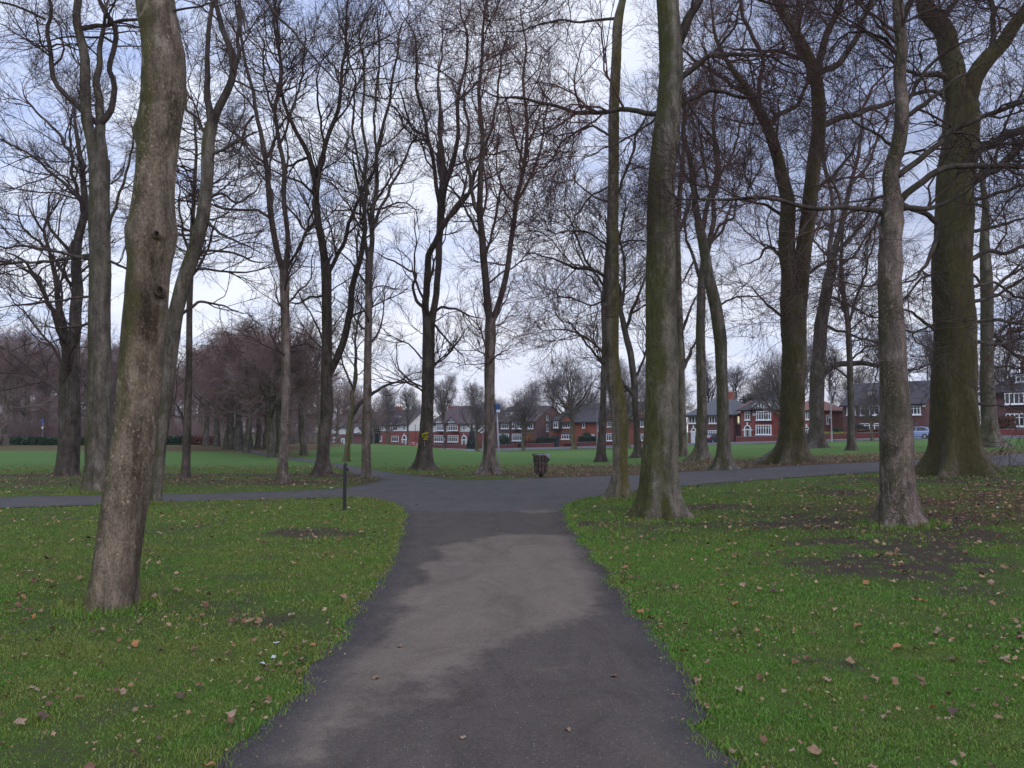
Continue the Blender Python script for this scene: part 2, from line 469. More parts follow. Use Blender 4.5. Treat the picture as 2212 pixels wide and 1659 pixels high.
park_tree('brown tree leaning right behind the big flecked tree, its stem forking high up', M['bark_grey'],
    [(336,1087,30),(341,1040,25),(345,980,24),(352,920,25),(362,832,28),(378,680,33),(395,610,32),(420,540,31),(437,480,29),(447,400,27),(450,300,27),(458,268,26)],
    [[(456,275,18),(444,215,15),(450,175,13),(446,125,11),(452,70,10),(462,0,9)],[(460,268,20),(480,215,17),(498,180,16),(508,150,16),(500,100,14),(478,50,12),(465,0,10)],
     [(506,150,12),(520,100,9),(515,60,8),(522,0,7)],[(450,300,10),(425,255,7),(400,235,6)],[(405,580,8),(440,540,6),(500,545,5),(540,560,4)],[(447,430,9),(475,415,6),(510,440,5),(545,420,4)],[(440,470,8),(470,500,6),(530,530,4)],[(380,690,8),(430,650,6),(480,660,4)],[(450,340,8),(490,320,6),(540,290,4)]],
    ext=4, seed=2, L1=(1.0, 2.6), dens=1.3, flare=0.25)

park_tree('tall grey tree behind the flecked tree, dark crooked limbs curling beside its pale stem', M['bark_grey'],
    [(208,1062,62),(211,1000,51),(213,950,49),(214,800,46),(215,650,45),(215,500,45),(216,420,42),(215,345,42)],
    [[(207,355,28),(193,290,24),(186,240,22),(190,185,24),(186,165,22),(178,110,19),(168,60,18),(160,30,17),(172,5,16),(178,-60,14)],[(168,63,12),(186,58,11),(205,55,10),(250,48,8),(300,45,6)],
     [(220,352,28),(218,290,22),(216,266,20)],[(216,270,14),(197,258,13),(165,230,12),(130,190,11),(107,160,10),(103,140,10),(115,118,10),(110,90,9),(98,55,8),(105,30,8),(120,15,7),(105,-20,6)],[(98,42,6),(60,25,5),(20,10,5),(-20,0,4)],
     [(217,267,16),(240,245,14),(255,215,13),(250,190,12),(232,165,11),(236,130,11),(248,100,11),(252,55,11),(235,30,10),(215,10,9),(205,-30,8)],
     [(200,550,8),(150,560,7),(90,565,6),(0,570,5)],[(200,562,8),(130,545,6),(60,530,5),(0,535,4)],[(232,560,7),(290,590,4)],[(200,700,6),(120,710,4)],[(232,500,8),(255,430,6),(280,350,5),(290,300,4)],[(200,640,6),(120,650,5),(40,660,4)]],
    ext=4, seed=3, dens=1.1, L1=(1.2, 3.0), drift=0.25, flare=0.3)

park_tree('dark twin-stemmed tree at the far left edge of the field', M['bark_dark'],
    [(146,1024,58),(148,980,46),(150,900,42),(151,840,40),(155,790,36)],
    [[(142,850,24),(141,770,20),(139,715,18),(128,660,13),(118,600,9),(100,520,7)],[(158,800,28),(164,730,25),(165,660,24),(164,600,22),(170,520,18),(186,450,15),(178,380,12),(172,300,9)],
     [(145,760,14),(125,690,11),(98,645,9),(78,600,8),(60,570,6),(40,560,5)],[(165,560,10),(130,520,7),(105,490,6),(103,455,5)],[(182,470,9),(160,380,7),(150,300,5)],[(140,865,12),(115,835,9),(70,800,7),(20,760,5)],[(170,640,8),(120,560,6),(60,500,5)],[(180,440,8),(120,380,6),(60,330,5),(0,300,4)],[(176,380,7),(120,280,6),(60,220,4)]],
    ext=4, seed=4, dens=1.35, L1=(1.8, 4.2), flare=0.3)

park_tree('slim dark tree left of the field with level side branches all the way up', M['bark_dark'],
    [(401,1033,24),(403,970,17),(405,910,16),(408,800,13),(410,650,12),(415,500,10),(420,400,8),(425,320,6)],
    [[(402,938,7),(392,895,5),(378,870,4),(362,862,3)],[(412,560,7),(395,500,5),(385,430,4)],[(412,600,7),(440,560,5),(460,500,4)]],
    ext=0, seed=5, spray=46, spray_t=0.42, L1=(1.4, 3.6), up=-0.01, wig=0.22, flat=0.5, dens=1.2, ang=(60, 95))

park_tree('slender tree beside the side path whose stem forks into three thin limbs', M['bark_pink'],
    [(610,1043,36),(611,1005,25),(613,963,22),(619,858,20),(617,775,19),(615,625,19),(613,583,19)],
    [[(610,582,13),(598,545,13),(590,475,13),(577,400,12),(578,340,11),(565,300,10),(548,250,9),(555,220,8),(530,160,7),(525,100,6),(515,40,5),(510,-20,4)],[(614,582,12),(618,540,11),(620,450,10),(608,350,10),(598,300,9),(595,240,8),(610,165,7),(600,100,6),(590,30,5),(595,-30,4)],
     [(617,587,7),(630,565,6),(650,530,6),(665,480,5),(675,450,5),(690,380,4)],[(578,340,7),(590,310,6),(600,280,5),(640,220,4)],[(548,250,6),(530,270,5),(520,320,4)],[(600,320,6),(625,260,5),(650,180,5),(660,100,4)],[(595,250,6),(570,180,5),(570,90,4)]],
    ext=2.0, seed=6, up=0.09, dens=0.95, L1=(1.5, 4.2), spray=9, spray_t=0.42, flare=0.35, fh=0.3)

park_tree('dark double-stemmed tree on the tip of the side path lawn', M['bark_dark'],
    [(697,1027,60),(698,995,34),(699,963,27),(706,885,28),(705,800,23),(707,725,21),(705,600,21),(702,560,20)],
    [[(702,565,18),(690,500,16),(683,445,15),(680,400,13),(675,350,12),(660,325,10),(640,290,9),(620,250,8),(610,200,7),(605,140,6),(600,60,5)],[(684,420,11),(692,345,11),(710,295,10),(725,250,9),(740,200,8),(735,150,7),(750,90,6),(745,20,5)],
     [(707,595,10),(722,560,9),(735,535,9),(755,480,8),(775,425,7),(800,380,6),(815,330,5)],[(708,810,18),(722,790,16),(735,770,16),(748,715,15),(755,650,14),(770,575,12),(783,530,11),(790,470,9),(785,430,8),(770,400,7)],
     [(700,640,5),(670,640,5),(650,655,4)],[(680,480,8),(660,500,5),(640,470,5),(625,450,4)],[(672,340,7),(650,345,6),(625,360,5),(600,350,4)],[(690,380,7),(705,330,6),(690,260,5),(685,180,4)]],
    ext=2.0, seed=7, up=0.09, dens=0.95, L1=(1.5, 4.2), spray=9, spray_t=0.42, flare=0.5, fh=0.4)

park_tree('straight slender tree where the side path meets the junction', M['bark_pink'],
    [(791,1032,30),(791,1000,20),(791,930,19),(794,800,17),(797,650,16),(797,575,16),(799,545,16)],
    [[(797,565,9),(788,520,8),(785,470,8),(795,430,8),(788,390,7),(798,320,7),(780,270,6),(790,200,5),(785,120,5),(775,40,4)],[(800,565,11),(805,500,11),(804,450,10),(818,400,9),(815,320,8),(830,280,7),(840,220,6),(850,130,5),(865,60,4)],
     [(806,495,8),(822,450,7),(845,400,6),(870,350,5),(880,330,5)],[(797,420,6),(775,350,5),(760,270,5),(765,180,4),(750,100,4)],[(815,330,6),(805,250,5),(820,160,5),(815,60,4)]],
    ext=2.0, seed=8, up=0.09, dens=0.95, L1=(1.5, 4.2), spray=9, spray_t=0.42, flare=0.35, fh=0.3)

TG = park_tree('dark tree at the field edge with yellow spray paint on its trunk', M['bark_dark'],
    [(918,1015,66),(919,985,42),(921,950,30),(923,880,26),(925,800,26),(926,720,26),(927,685,27)],
    [[(922,695,17),(920,630,15),(922,570,15),(930,535,14),(945,515,12),(955,490,12)],[(933,695,16),(942,620,14),(948,560,14),(952,500,16),(953,450,18),(955,400,16)],
     [(950,445,10),(942,390,9),(933,345,8),(925,290,8),(915,245,7),(900,200,6),(905,130,5),(890,60,4)],[(955,440,12),(965,400,10),(980,350,10),(990,300,9),(985,240,8),(1000,180,7),(1010,110,6),(1000,40,5)],
     [(955,485,10),(985,450,9),(1005,430,8),(1020,400,7),(1035,350,6)],[(916,665,8),(895,645,7),(890,625,6),(905,590,6),(880,580,4),(850,565,4)],[(936,675,6),(955,663,6),(985,668,5),(1005,678,4)],[(938,700,5),(975,745,4),(990,760,3)],
     [(958,410,8),(945,340,7),(955,270,6),(945,190,5),(955,100,4)],[(925,295,6),(890,280,5),(870,220,4)]],
    ext=2.0, seed=9, up=0.09, dens=0.80, L1=(1.5, 4.2), spray=9, spray_t=0.42, flare=0.75, fh=0.55, lobes=5)

park_tree('tree with a wide V fork next to the blue signpost', M['bark_pink'],
    [(1056,1024,64),(1057,990,36),(1058,940,23),(1058,880,22),(1057,814,22),(1058,750,22),(1060,688,22)],
    [[(1058,695,17),(1047,600,16),(1043,560,16),(1040,500,15),(1037,450,14),(1040,375,12),(1045,325,10),(1035,260,9),(1030,200,8),(1045,130,7),(1040,60,6),(1055,0,5)],[(1038,470,9),(1022,430,9),(1012,380,8),(1005,330,8),(1015,280,7),(1000,230,6)],
     [(1063,695,14),(1080,655,13),(1092,600,12),(1100,540,12),(1108,500,11),(1117,430,10),(1130,370,9),(1138,300,8),(1140,240,7),(1128,190,6),(1135,120,5),(1130,50,4)],[(1047,560,7),(1060,510,6),(1075,460,6),(1080,400,5)],[(1041,520,7),(1020,480,6),(1000,440,5)],
     [(1118,430,7),(1150,380,6),(1170,310,5),(1180,230,4)],[(1045,325,7),(1065,270,6),(1075,200,5),(1085,110,4)],[(1132,360,6),(1115,310,5),(1100,240,4)]],
    ext=2.0, seed=10, up=0.09, dens=0.80, L1=(1.5, 4.2), spray=9, spray_t=0.42, twig='twig_red', flare=0.6, fh=0.5)

park_tree('thin yellow-green mossy tree just beyond the junction on the right', M['bark_yellow'],
    [(1337,1078,58),(1340,1050,38),(1341,983,31),(1339,920,33),(1334,860,34),(1325,815,33),(1321,780,31),(1322,700,29),(1323,550,27),(1325,400,25),(1326,250,24),(1331,130,22),(1333,50,22),(1340,20,17),(1350,-20,14),(1352,-120,12)],
    [[(1322,605,8),(1300,590,7),(1270,583,7),(1236,578,6),(1200,560,4),(1150,545,3)],[(1328,440,4),(1290,430,4),(1250,400,3)],[(1326,440,6),(1345,385,6),(1365,335,6),(1375,285,5),(1385,270,4)],[(1333,40,7),(1300,42,6),(1250,47,5),(1190,45,4)],
     [(1323,400,5),(1280,420,4),(1240,470,3)],[(1325,530,5),(1360,520,4),(1390,520,3)],[(1321,770,7),(1300,790,6),(1280,760,5),(1250,720,4)],[(1323,540,5),(1270,500,4),(1220,500,3)],[(1326,300,6),(1280,270,5),(1220,300,4),(1180,360,3)],[(1325,640,5),(1280,660,4),(1220,640,3)],[(1350,-20,8),(1300,-60,7),(1240,-40,5)],[(1348,-60,8),(1400,-90,6),(1450,-80,5)]],
    ext=3, seed=11, dens=2.30, L1=(0.8, 2.2), up=0.02, wig=0.34, flare=0.45, fh=0.25, sides=24, twig='twig_red', top=3)

T12 = park_tree('thick smooth beech by the right edge of the path, its left side green with algae', M['bark_smooth'],
    [(1425,1119,124),(1424,1095,96),(1424,1060,80),(1425,1010,75),(1428,900,70),(1431,775,69),(1428,650,66),(1428,550,65),(1428,400,60),(1434,330,60),(1438,300,60),(1445,225,54),(1451,150,53),(1446,50,50),(1441,0,48),(1438,-120,42),(1440,-260,34)],
    [[(1455,115,24),(1475,75,22),(1490,40,20),(1506,10,18),(1525,-30,16),(1560,-120,12)],[(1466,235,14),(1452,228,14),(1436,240,13),(1406,245,12),(1356,235,11),(1301,245,10),(1250,240,8),(1206,230,7),(1156,222,6),(1106,210,5),(1060,205,4)],
     [(1456,238,14),(1474,222,14),(1490,210,13),(1506,203,12),(1536,192,10),(1570,200,8),(1620,215,6)],[(1462,185,14),(1480,165,14),(1506,140,13),(1520,125,12),(1541,117,11),(1586,117,9),(1630,117,8)],[(1541,117,7),(1560,90,6),(1590,60,5)],
     [(1440,-60,16),(1380,-130,12),(1320,-160,9)],[(1440,-120,16),(1460,-260,12),(1440,-400,8)],[(1520,-20,9),(1590,-30,8),(1650,10,6)],[(1436,242,7),(1390,280,5),(1330,310,4),(1290,330,3)],[(1480,215,7),(1510,260,5),(1540,300,4),(1560,330,3)]],
    ext=3, seed=12, dens=2.30, L1=(0.9, 2.4), twig='twig_red', up=-0.01, wig=0.33, flare=0.42, fh=0.22, lobes=6, sides=32, top=3, rough=0.02, drift=0.25)

park_tree('upright grey tree behind the verge, just left of the bowed stem', M['bark_grey'],
    [(1513,994,58),(1514,965,34),(1515,930,24),(1517,870,21),(1514,790,20),(1513,700,19),(1515,620,18),(1522,560,16),(1535,510,13)],
    [[(1534,515,12),(1542,470,11),(1540,430,9),(1556,380,7),(1550,320,6)],[(1514,610,7),(1500,560,7),(1485,530,6),(1478,480,5)],[(1530,530,7),(1560,500,6),(1580,440,4)],[(1540,430,7),(1520,360,6),(1510,280,4)]],
    ext=3, seed=13, dens=1.20, L1=(1.4, 3.6), flare=0.5, fh=0.5)

park_tree('grey tree with a bowed stem curving left above the right-hand path', M['bark_grey'],
    [(1563,1014,66),(1563,985,38),(1563,950,27),(1560,850,25),(1558,790,24),(1557,740,27),(1546,660,26),(1530,590,22),(1518,525,21),(1509,480,20)],
    [[(1510,485,16),(1502,440,15),(1500,400,14),(1490,350,12),(1475,300,10),(1480,240,9),(1465,180,7)],[(1515,505,12),(1526,475,11),(1530,430,10),(1545,395,9),(1550,340,8),(1540,270,7),(1545,200,6),(1530,120,5)],[(1524,550,7),(1545,500,6),(1565,480,6),(1585,470,5),(1590,440,4)],
     [(1500,400,8),(1480,380,7),(1470,340,5)],[(1545,665,5),(1590,640,4),(1640,640,3)],[(1545,395,6),(1580,340,5),(1600,270,4)],[(1500,560,5),(1480,600,4)]],
    ext=3, seed=14, dens=1.40, L1=(1.2, 3.2), flare=0.5, fh=0.45, twig='twig_red')

park_tree('grey tree partly hidden right behind the thick beech', M['bark_grey'],
    [(1474,986,34),(1474,940,19),(1472,850,17),(1470,770,16),(1466,650,15),(1463,500,13),(1470,400,11),(1480,300,9)],
    [[(1473,800,10),(1480,785,9),(1488,772,8)],[(1468,500,7),(1490,440,6),(1500,380,4)],[(1466,560,7),(1440,500,6),(1420,430,4)],[(1472,720,6),(1482,690,6),(1500,650,4)]],
    ext=0, seed=15, dens=1.50, spray=10, spray_t=0.6, L1=(1.4, 3.4), flare=0.4)

park_tree('huge dark tree with a wide root flare dividing low into two stems', M['bark_mossy'],
    [(1705,1000,118),(1708,975,74),(1710,940,56),(1712,850,52),(1715,750,53),(1715,680,55),(1713,640,56)],
    [[(1704,660,38),(1702,570,37),(1702,500,35),(1703,440,33),(1695,390,28),(1681,350,26),(1663,290,24),(1643,245,22),(1625,210,18),(1600,170,14),(1580,150,12)],[(1724,660,38),(1730,580,36),(1738,525,34),(1748,450,33),(1756,375,32),(1766,300,32),(1768,240,30),(1764,190,30),(1764,140,26)],
     [(1764,145,16),(1728,115,13),(1722,60,12),(1725,0,11),(1720,-60,9)],[(1766,145,18),(1780,85,16),(1808,35,14),(1820,0,12),(1840,-80,10)],[(1768,155,16),(1815,140,14),(1855,65,12),(1885,0,11),(1910,-60,9)],[(1762,155,12),(1735,130,10),(1700,112,9),(1660,110,8)],
     [(1768,275,16),(1785,268,15),(1825,255,14),(1885,235,12),(1945,215,10),(2020,190,8)],[(1660,275,14),(1690,240,10),(1720,230,9),(1745,180,8)],[(1641,245,12),(1640,190,10),(1650,130,10),(1625,80,9),(1600,30,8),(1590,-40,7)],[(1622,208,10),(1560,170,8),(1500,130,6)],
     [(1697,690,7),(1660,660,5),(1640,640,4)],[(1690,560,7),(1665,530,7),(1650,540,6),(1640,560,4)],[(1750,420,10),(1800,380,8),(1840,330,6)],[(1700,470,8),(1650,440,6),(1600,430,4)],[(1735,600,8),(1790,560,6),(1830,560,4)]],
    ext=4, seed=16, dens=1.15, L1=(1.5, 4.0), flare=0.75, fh=0.55, lobes=6, sides=26, twig='twig_red', drift=0.3)

park_tree('dark leaning tree with one long level limb, just right of the huge forked tree', M['bark_dark'],
    [(1762,968,74),(1763,945,42),(1764,900,31),(1765,811,30),(1769,770,28),(1773,700,27),(1782,650,25),(1791,600,24),(1799,565,20)],
    [[(1798,570,15),(1812,510,13),(1826,455,11),(1840,390,9),(1856,325,8),(1865,260,6)],[(1794,590,14),(1790,530,11),(1800,480,9),(1795,420,8),(1780,340,6)],[(1770,820,15),(1785,797,14),(1810,787,13),(1840,784,12),(1867,784,11),(1900,792,9),(1940,800,6)],
     [(1784,640,7),(1830,655,5),(1870,680,4)],[(1798,565,8),(1780,545,5)],[(1806,545,9),(1840,510,8),(1870,470,7),(1885,420,5)],[(1776,700,7),(1830,720,6),(1890,740,4)],[(1838,400,7),(1880,350,6),(1900,280,4)]],
    ext=3, seed=17, dens=1.35, L1=(1.6, 4.0), flare=0.45, fh=0.5, up=0.03)

park_tree('very slim straight tree in front of the dark-roofed house', M['bark_dark'],
    [(1841,973,26),(1839,945,15),(1838,880,13),(1836,800,13),(1832,700,12),(1821,625,10),(1816,570,8),(1820,500,6)],
    [[(1833,700,6),(1850,640,6),(1866,600,5),(1880,540,4)],[(1831,690,5),(1815,650,4)],[(1835,780,5),(1870,750,4),(1900,745,3)],[(1836,820,5),(1800,790,4)]],
    ext=0, seed=18, dens=1.70, spray=22, spray_t=0.35, L1=(1.2, 3.2), up=0.02, flare=0.5)

T19 = park_tree('pinkish grey tree on the right lawn with a long limb arching off to the right', M['bark_pink'],
    [(1946,1134,104),(1944,1105,82),(1941,1070,71),(1939,1020,66),(1938,957,66),(1934,880,60),(1929,800,55),(1928,750,54),(1924,650,50),(1922,550,46),(1926,465,47),(1929,430,42)],
    [[(1929,440,38),(1930,375,34),(1938,300,32),(1950,250,28),(1951,190,27),(1946,125,26),(1941,50,24),(1938,0,23),(1940,-100,18)],[(1920,462,13),(1906,452,12),(1856,457,11),(1781,452,10),(1706,437,9),(1631,430,8),(1551,430,6),(1480,432,4)],
     [(1930,450,17),(1950,435,16),(1976,400,15),(2021,372,14),(2081,357,13),(2131,355,12),(2212,358,11),(2300,340,9)],[(1940,380,14),(1960,365,14),(2006,335,13),(2056,280,12),(2106,255,11),(2212,220,9),(2300,200,7)],[(1950,262,10),(1976,190,9),(2000,150,8),(2030,120,7)],
     [(1952,252,12),(2006,220,10),(2040,190,8)],[(1942,50,10),(1960,20,9),(1980,-30,8)],[(1935,450,12),(1960,448,12),(2000,452,11),(2040,440,8)],[(1906,455,7),(1880,500,5),(1870,560,4)],[(1925,600,5),(1880,620,4),(1830,610,3)],[(2081,357,7),(2110,320,6),(2160,310,5)],[(1926,700,6),(1970,720,5),(2020,700,4)],
     [(1938,330,8),(1900,290,6),(1850,270,5)],[(1948,130,8),(1900,80,6),(1860,60,5)]],
    ext=3, seed=19, dens=2.30, L1=(0.9, 2.3), flare=0.4, fh=0.22, sides=28, drift=0.2, up=0.02, twig='twig',
    knobs=[(4.3, 2.9, 0.12, 0.05), (3.9, 0.2, 0.08, 0.03), (3.2, 3.0, 0.07, 0.03), (5.0, 2.4, 0.10, 0.03)])

T20 = park_tree('massive mossy green oak-like tree beyond the path at the right, forking into two huge limbs', M['bark_mossy'],
    [(2065,1025,190),(2064,1000,142),(2063,970,116),(2062,930,101),(2061,850,89),(2061,750,83),(2059,600,82),(2058,550,80),(2061,475,79),(2064,400,77),(2071,340,78),(2075,260,74),(2077,205,62)],
    [[(2070,235,48),(2060,190,46),(2055,120,46),(2040,70,42),(2012,35,40),(1990,0,36),(1980,-80,28)],[(2082,235,46),(2106,165,40),(2136,130,36),(2171,90,32),(2212,30,28),(2260,-40,22)],[(2090,345,26),(2112,322,24),(2156,300,20),(2212,280,17),(2300,240,12)],
     [(2085,400,24),(2120,378,21),(2161,360,18),(2191,330,16),(2212,305,15),(2290,260,10)],[(2064,190,18),(2036,165,14),(2000,160,10)],[(2090,565,12),(2130,540,10),(2170,550,8),(2212,530,7)],[(2030,495,12),(2022,520,11),(2012,545,10),(2003,570,8),(1986,590,6)],
     [(2092,655,9),(2150,640,7),(2212,600,6)],[(2092,700,9),(2140,690,7),(2212,700,6)],[(2092,735,8),(2160,745,6),(2212,730,5)],[(2030,485,12),(1990,455,11),(1950,445,10)],[(2090,435,10),(2150,420,8),(2212,400,6)],[(2028,720,8),(1990,690,7),(1965,670,5)],
     [(2095,500,9),(2150,490,7),(2212,470,5)],[(2095,620,8),(2150,610,6),(2190,640,5),(2230,650,4)],[(2030,590,7),(1990,600,5),(1960,640,4)],[(2095,865,8),(2125,876,6),(2160,876,4)],[(2130,135,14),(2150,80,12),(2140,10,10)],[(2025,55,14),(2060,10,12),(2090,-50,9)]],
    ext=3.5, seed=20, dens=1.35, L1=(1.2, 3.4), flare=0.6, fh=0.45, lobes=6, sides=32, up=0.0, wig=0.34, drift=0.3)

park_tree('brown tree close behind the massive mossy one at the right edge', M['bark_grey'],
    [(2139,966,84),(2138,940,48),(2136,900,31),(2131,800,26),(2133,700,25),(2131,600,24),(2126,525,20),(2130,450,15),(2120,380,10)],
    [[(2138,768,12),(2152,735,10),(2160,730,8)],[(2135,705,7),(2180,760,6),(2212,775,5)],[(2133,645,8),(2170,600,7),(2212,580,5)],[(2130,625,7),(2100,590,5),(2080,600,4)],[(2132,740,6),(2180,700,5),(2220,690,4)],[(2133,800,6),(2170,790,5),(2220,800,4)]],
    ext=0, seed=21, dens=1.70, spray=16, spray_t=0.5, L1=(1.6, 4.2), up=0.0, flare=0.55, fh=0.6)

park_tree('slim leaning tree at the field edge directly behind the yellow-green mossy tree', M['bark_dark'],
    [(1298,998,34),(1299,965,19),(1301,930,15),(1304,827,14),(1306,740,12),(1303,650,10),(1310,560,8)],
    [[(1305,765,6),(1270,730,5),(1235,715,4),(1205,710,3)],[(1304,700,5),(1330,660,4)],[(1306,620,5),(1270,570,5),(1240,500,4)],[(1308,580,5),(1340,520,4),(1350,450,3)]],
    ext=0, seed=22, dens=1.70, spray=16, spray_t=0.5, L1=(1.4, 3.6), flare=0.6)

park_tree('slim tree with a bent stem between the mossy tree and the thick beech', M['bark_dark'],
    [(1379,989,32),(1378,960,18),(1376,930,15),(1370,827,14),(1362,762,14),(1352,725,13),(1345,690,12),(1340,665,9)],
    [[(1371,855,10),(1350,835,8),(1335,815,7)],[(1350,715,8),(1370,660,7),(1390,610,5)],[(1342,680,7),(1310,650,5),(1280,600,4)],[(1368,825,6),(1390,780,5),(1400,740,4)],[(1341,675,7),(1350,600,6),(1340,520,5)]],
    ext=0, seed=23, dens=1.70, L1=(1.4, 3.6), flare=0.6)

park_tree('small pale tree with a low open fork beside the side path', M['bark_yellow'],
    [(748,997,20),(750,970,12),(754,920,11),(759,893,11)],
    [[(759,895,8),(763,833,8),(772,780,7),(765,730,5),(775,680,4)],[(760,896,9),(779,871,9),(792,861,8),(808,847,7),(830,835,6),(857,825,4)],[(800,853,6),(800,800,5),(790,770,4)],[(763,840,5),(745,800,4),(735,760,3)]],
    ext=0, seed=24, dens=1.3, L1=(1.4, 3.4), flare=0.4, twig='twig_pale')

# dark hollows where boughs were lost on the flecked tree
rt, Cr_, b_, Y_ = T1
tv = [o for o in rt.children if o.name.startswith('trunk')][0].data
co = np.zeros(len(tv.vertices) * 3, np.float32); tv.vertices.foreach_get('co', co); co = co.reshape(-1, 3)
for (px, py, s) in ((342, 508, 0.024), (343, 627, 0.036)):
    p = at(px, py, Y_ - 0.19) - b_
    k = np.argsort((co[:, 0] - p[0]) ** 2 + (co[:, 2] - p[2]) ** 2 + 4.0 * np.maximum(co[:, 1] - co[:, 1].mean(), 0) ** 2)[:6]
    k = k[np.argsort(co[k, 1])][:2]; y = co[k, 1].min()
    a = np.linspace(0, 2 * math.pi, 19)[:-1]
    ringv = [tuple(np.array([p[0] + s * 1.5 * math.cos(t), y + 0.035, p[2] + s * 1.9 * math.sin(t)])) for t in a] + [tuple(np.array([p[0] + s * 1.05 * math.cos(t), y - 0.028, p[2] + s * 1.35 * math.sin(t)])) for t in a] + [tuple(np.array([p[0] + s * 0.8 * math.cos(t), y - 0.012, p[2] + s * 1.05 * math.sin(t)])) for t in a]
    n_ = 18
    MB().add(ringv, [(i, (i + 1) % n_, (i + 1) % n_ + n_, i + n_) for i in range(n_)] + [(i + n_, (i + 1) % n_ + n_, (i + 1) % n_ + 2 * n_, i + 2 * n_) for i in range(n_)]).build('bark_collar', M['bark_fleck'], rt, smooth=True)
    Vh = [tuple(np.array([p[0] + s * 0.85 * math.cos(t), y - 0.014, p[2] + s * 1.1 * math.sin(t)])) for t in a] + [(p[0], y + 0.02, p[2])]
    MB().add(Vh, [(i, (i + 1) % n_, n_) for i in range(n_)]).build('knot_hole', M['hollow'], rt)
# ------------------------------------------------------------------ background trees: a few kinds, then copies
def bg_tree(kind, seed):
    r = np.random.default_rng(seed)
    root = empty('bare_tree', (0, 0, 0))
    if kind == 'avenue':
        h, tr, n0, L0, ang, up, z0 = 4.6, 0.21, 15, (3.2, 5.4), (38, 88), 0.03, 0.42
    elif kind == 'fan':
        h, tr, n0, L0, ang, up, z0 = 5.6, 0.40, 17, (7.0, 12.5), (20, 78), 0.075, 0.55
    elif kind == 'wood':
        h, tr, n0, L0, ang, up, z0 = 8.5, 0.36, 20, (4.5, 8.5), (30, 88), 0.055, 0.20
    else:
        h, tr, n0, L0, ang, up, z0 = 9.0, 0.22, 14, (3.0, 6.5), (18, 50), 0.12, 0.28
    K = 14
    C = np.zeros((K, 3)); C[:, 2] = np.linspace(-0.3, h, K)
    C[:, :2] = np.cumsum(r.normal(size=(K, 2)) * 0.05 * h / 6, 0); C[:3, :2] = 0
    R = tr * (1 - 0.45 * np.linspace(0, 1, K))
    V, Q = trunk_mesh(C, R, 12, 0.5, 0.35, 5, seed)
    P0, R0 = C[None], R[None]
    Pl, Rl = grow(P0, R0, n0, L0, ang, 9, 0.17, up, z0, 0.62, 0.05, 0.2, r=r, tpow=0.6)
    Pt, Rt = grow(P0, R0, 3, (L0[0], L0[1]), (3, 18), 9, 0.14, up + 0.03, 0.96, 0.75, 0.06, 0.2, r=r)
    Pl = np.concatenate([Pl, Pt]); Rl = np.concatenate([Rl, Rt])
    Vl, Ql = tubes(Pl, Rl, 7)
    Vm, Qm = merge([(V, Q), (Vl, Ql)])
    mt = {'avenue': M['bark_grey'], 'fan': M['bark_yellow'], 'wood': M['bark_grey'], 'tall': M['bark_dark']}[kind]
    tw = {'avenue': M['twig_mauve'], 'fan': M['twig_pale'], 'wood': M['twig_mauve'], 'tall': M['twig_pale']}[kind]
    np_mesh('trunk', Vm, Qm, mt, root)
    n1, n2, n3 = {'avenue': (9, 7, 5), 'fan': (9, 7, 4), 'wood': (8, 6, 5), 'tall': (8, 6, 4)}[kind]
    s = {'avenue': 0.7, 'fan': 1.55, 'wood': 1.1, 'tall': 0.9}[kind]
    P1, R1 = grow(Pl, Rl, n1, (1.2 * s, 3.0 * s), (22, 60), 5, 0.24, up * 0.8, 0.15, 0.55, 0.018, 0.3, r=r)
    P2, R2 = grow(P1, R1, n2, (0.6 * s, 1.6 * s), (22, 60), 4, 0.26, 0.03, 0.1, 0.6, 0.012, 0.5, r=r)
    P3, R3 = grow(P2, R2, n3, (0.35 * s, 0.9 * s), (22, 60), 3, 0.28, 0.02, 0.1, 0.7, 0.0085, 0.6, r=r)
    V, Q = merge([tubes(P1, R1, 4), tubes(P2, R2, 3), tubes(P3, R3, 3)])
    np_mesh('crown', V, Q, tw, root)
    return root

def copy_tree(o):
    c = o.copy(); COL.objects.link(c)
    for ch in o.children:
        d = ch.copy(); COL.objects.link(d); d.parent = c
        d.matrix_parent_inverse = ch.matrix_parent_inverse.copy()
    return c

PROTO = {}
for kind, seeds in (('avenue', (31, 32, 33)), ('fan', (41, 42)), ('wood', (51, 52, 53)), ('tall', (61, 62))):
    PROTO[kind] = [bg_tree(kind, s) for s in seeds]
USED = {}
def put_tree(kind, x, y, z=None, scale=1.0, label=None, group=None, sz=None):
    ps = PROTO[kind]; n = USED.get(kind, 0); USED[kind] = n + 1
    o = ps[n] if n < len(ps) else copy_tree(ps[n % len(ps)])
    o.location = (x, y, float(ground_h(x, y)) if z is None else z)
    o.rotation_euler = (0, 0, random.uniform(0, 6.28))
    o.scale = (scale, scale, scale * (sz or 1.0))
    tag(o, label, 'tree', group)
    return o

AV = 'low round-crowned bare tree in the avenue along the side path'
for (px, py, s) in [(656, 984, 1.0), (585, 988, 0.95), (601, 979, 1.0), (533, 978, 1.05), (513, 973, 1.05), (498, 971, 1.1), (488, 970.5, 1.1), (576, 970, 1.1), (557, 968.5, 1.1), (540, 967, 1.15), (468, 964.5, 1.2), (445, 963.5, 1.2), (520, 965.5, 1.25)]:
    p = hit(px, py)
    s *= {True: 1.0, False: 1.0}[p[1] < 70]
    put_tree('avenue', p[0], p[1], scale=min(s * (1.0 + p[1] / 300), 1.75), label=AV, group='avenue trees along the side path')

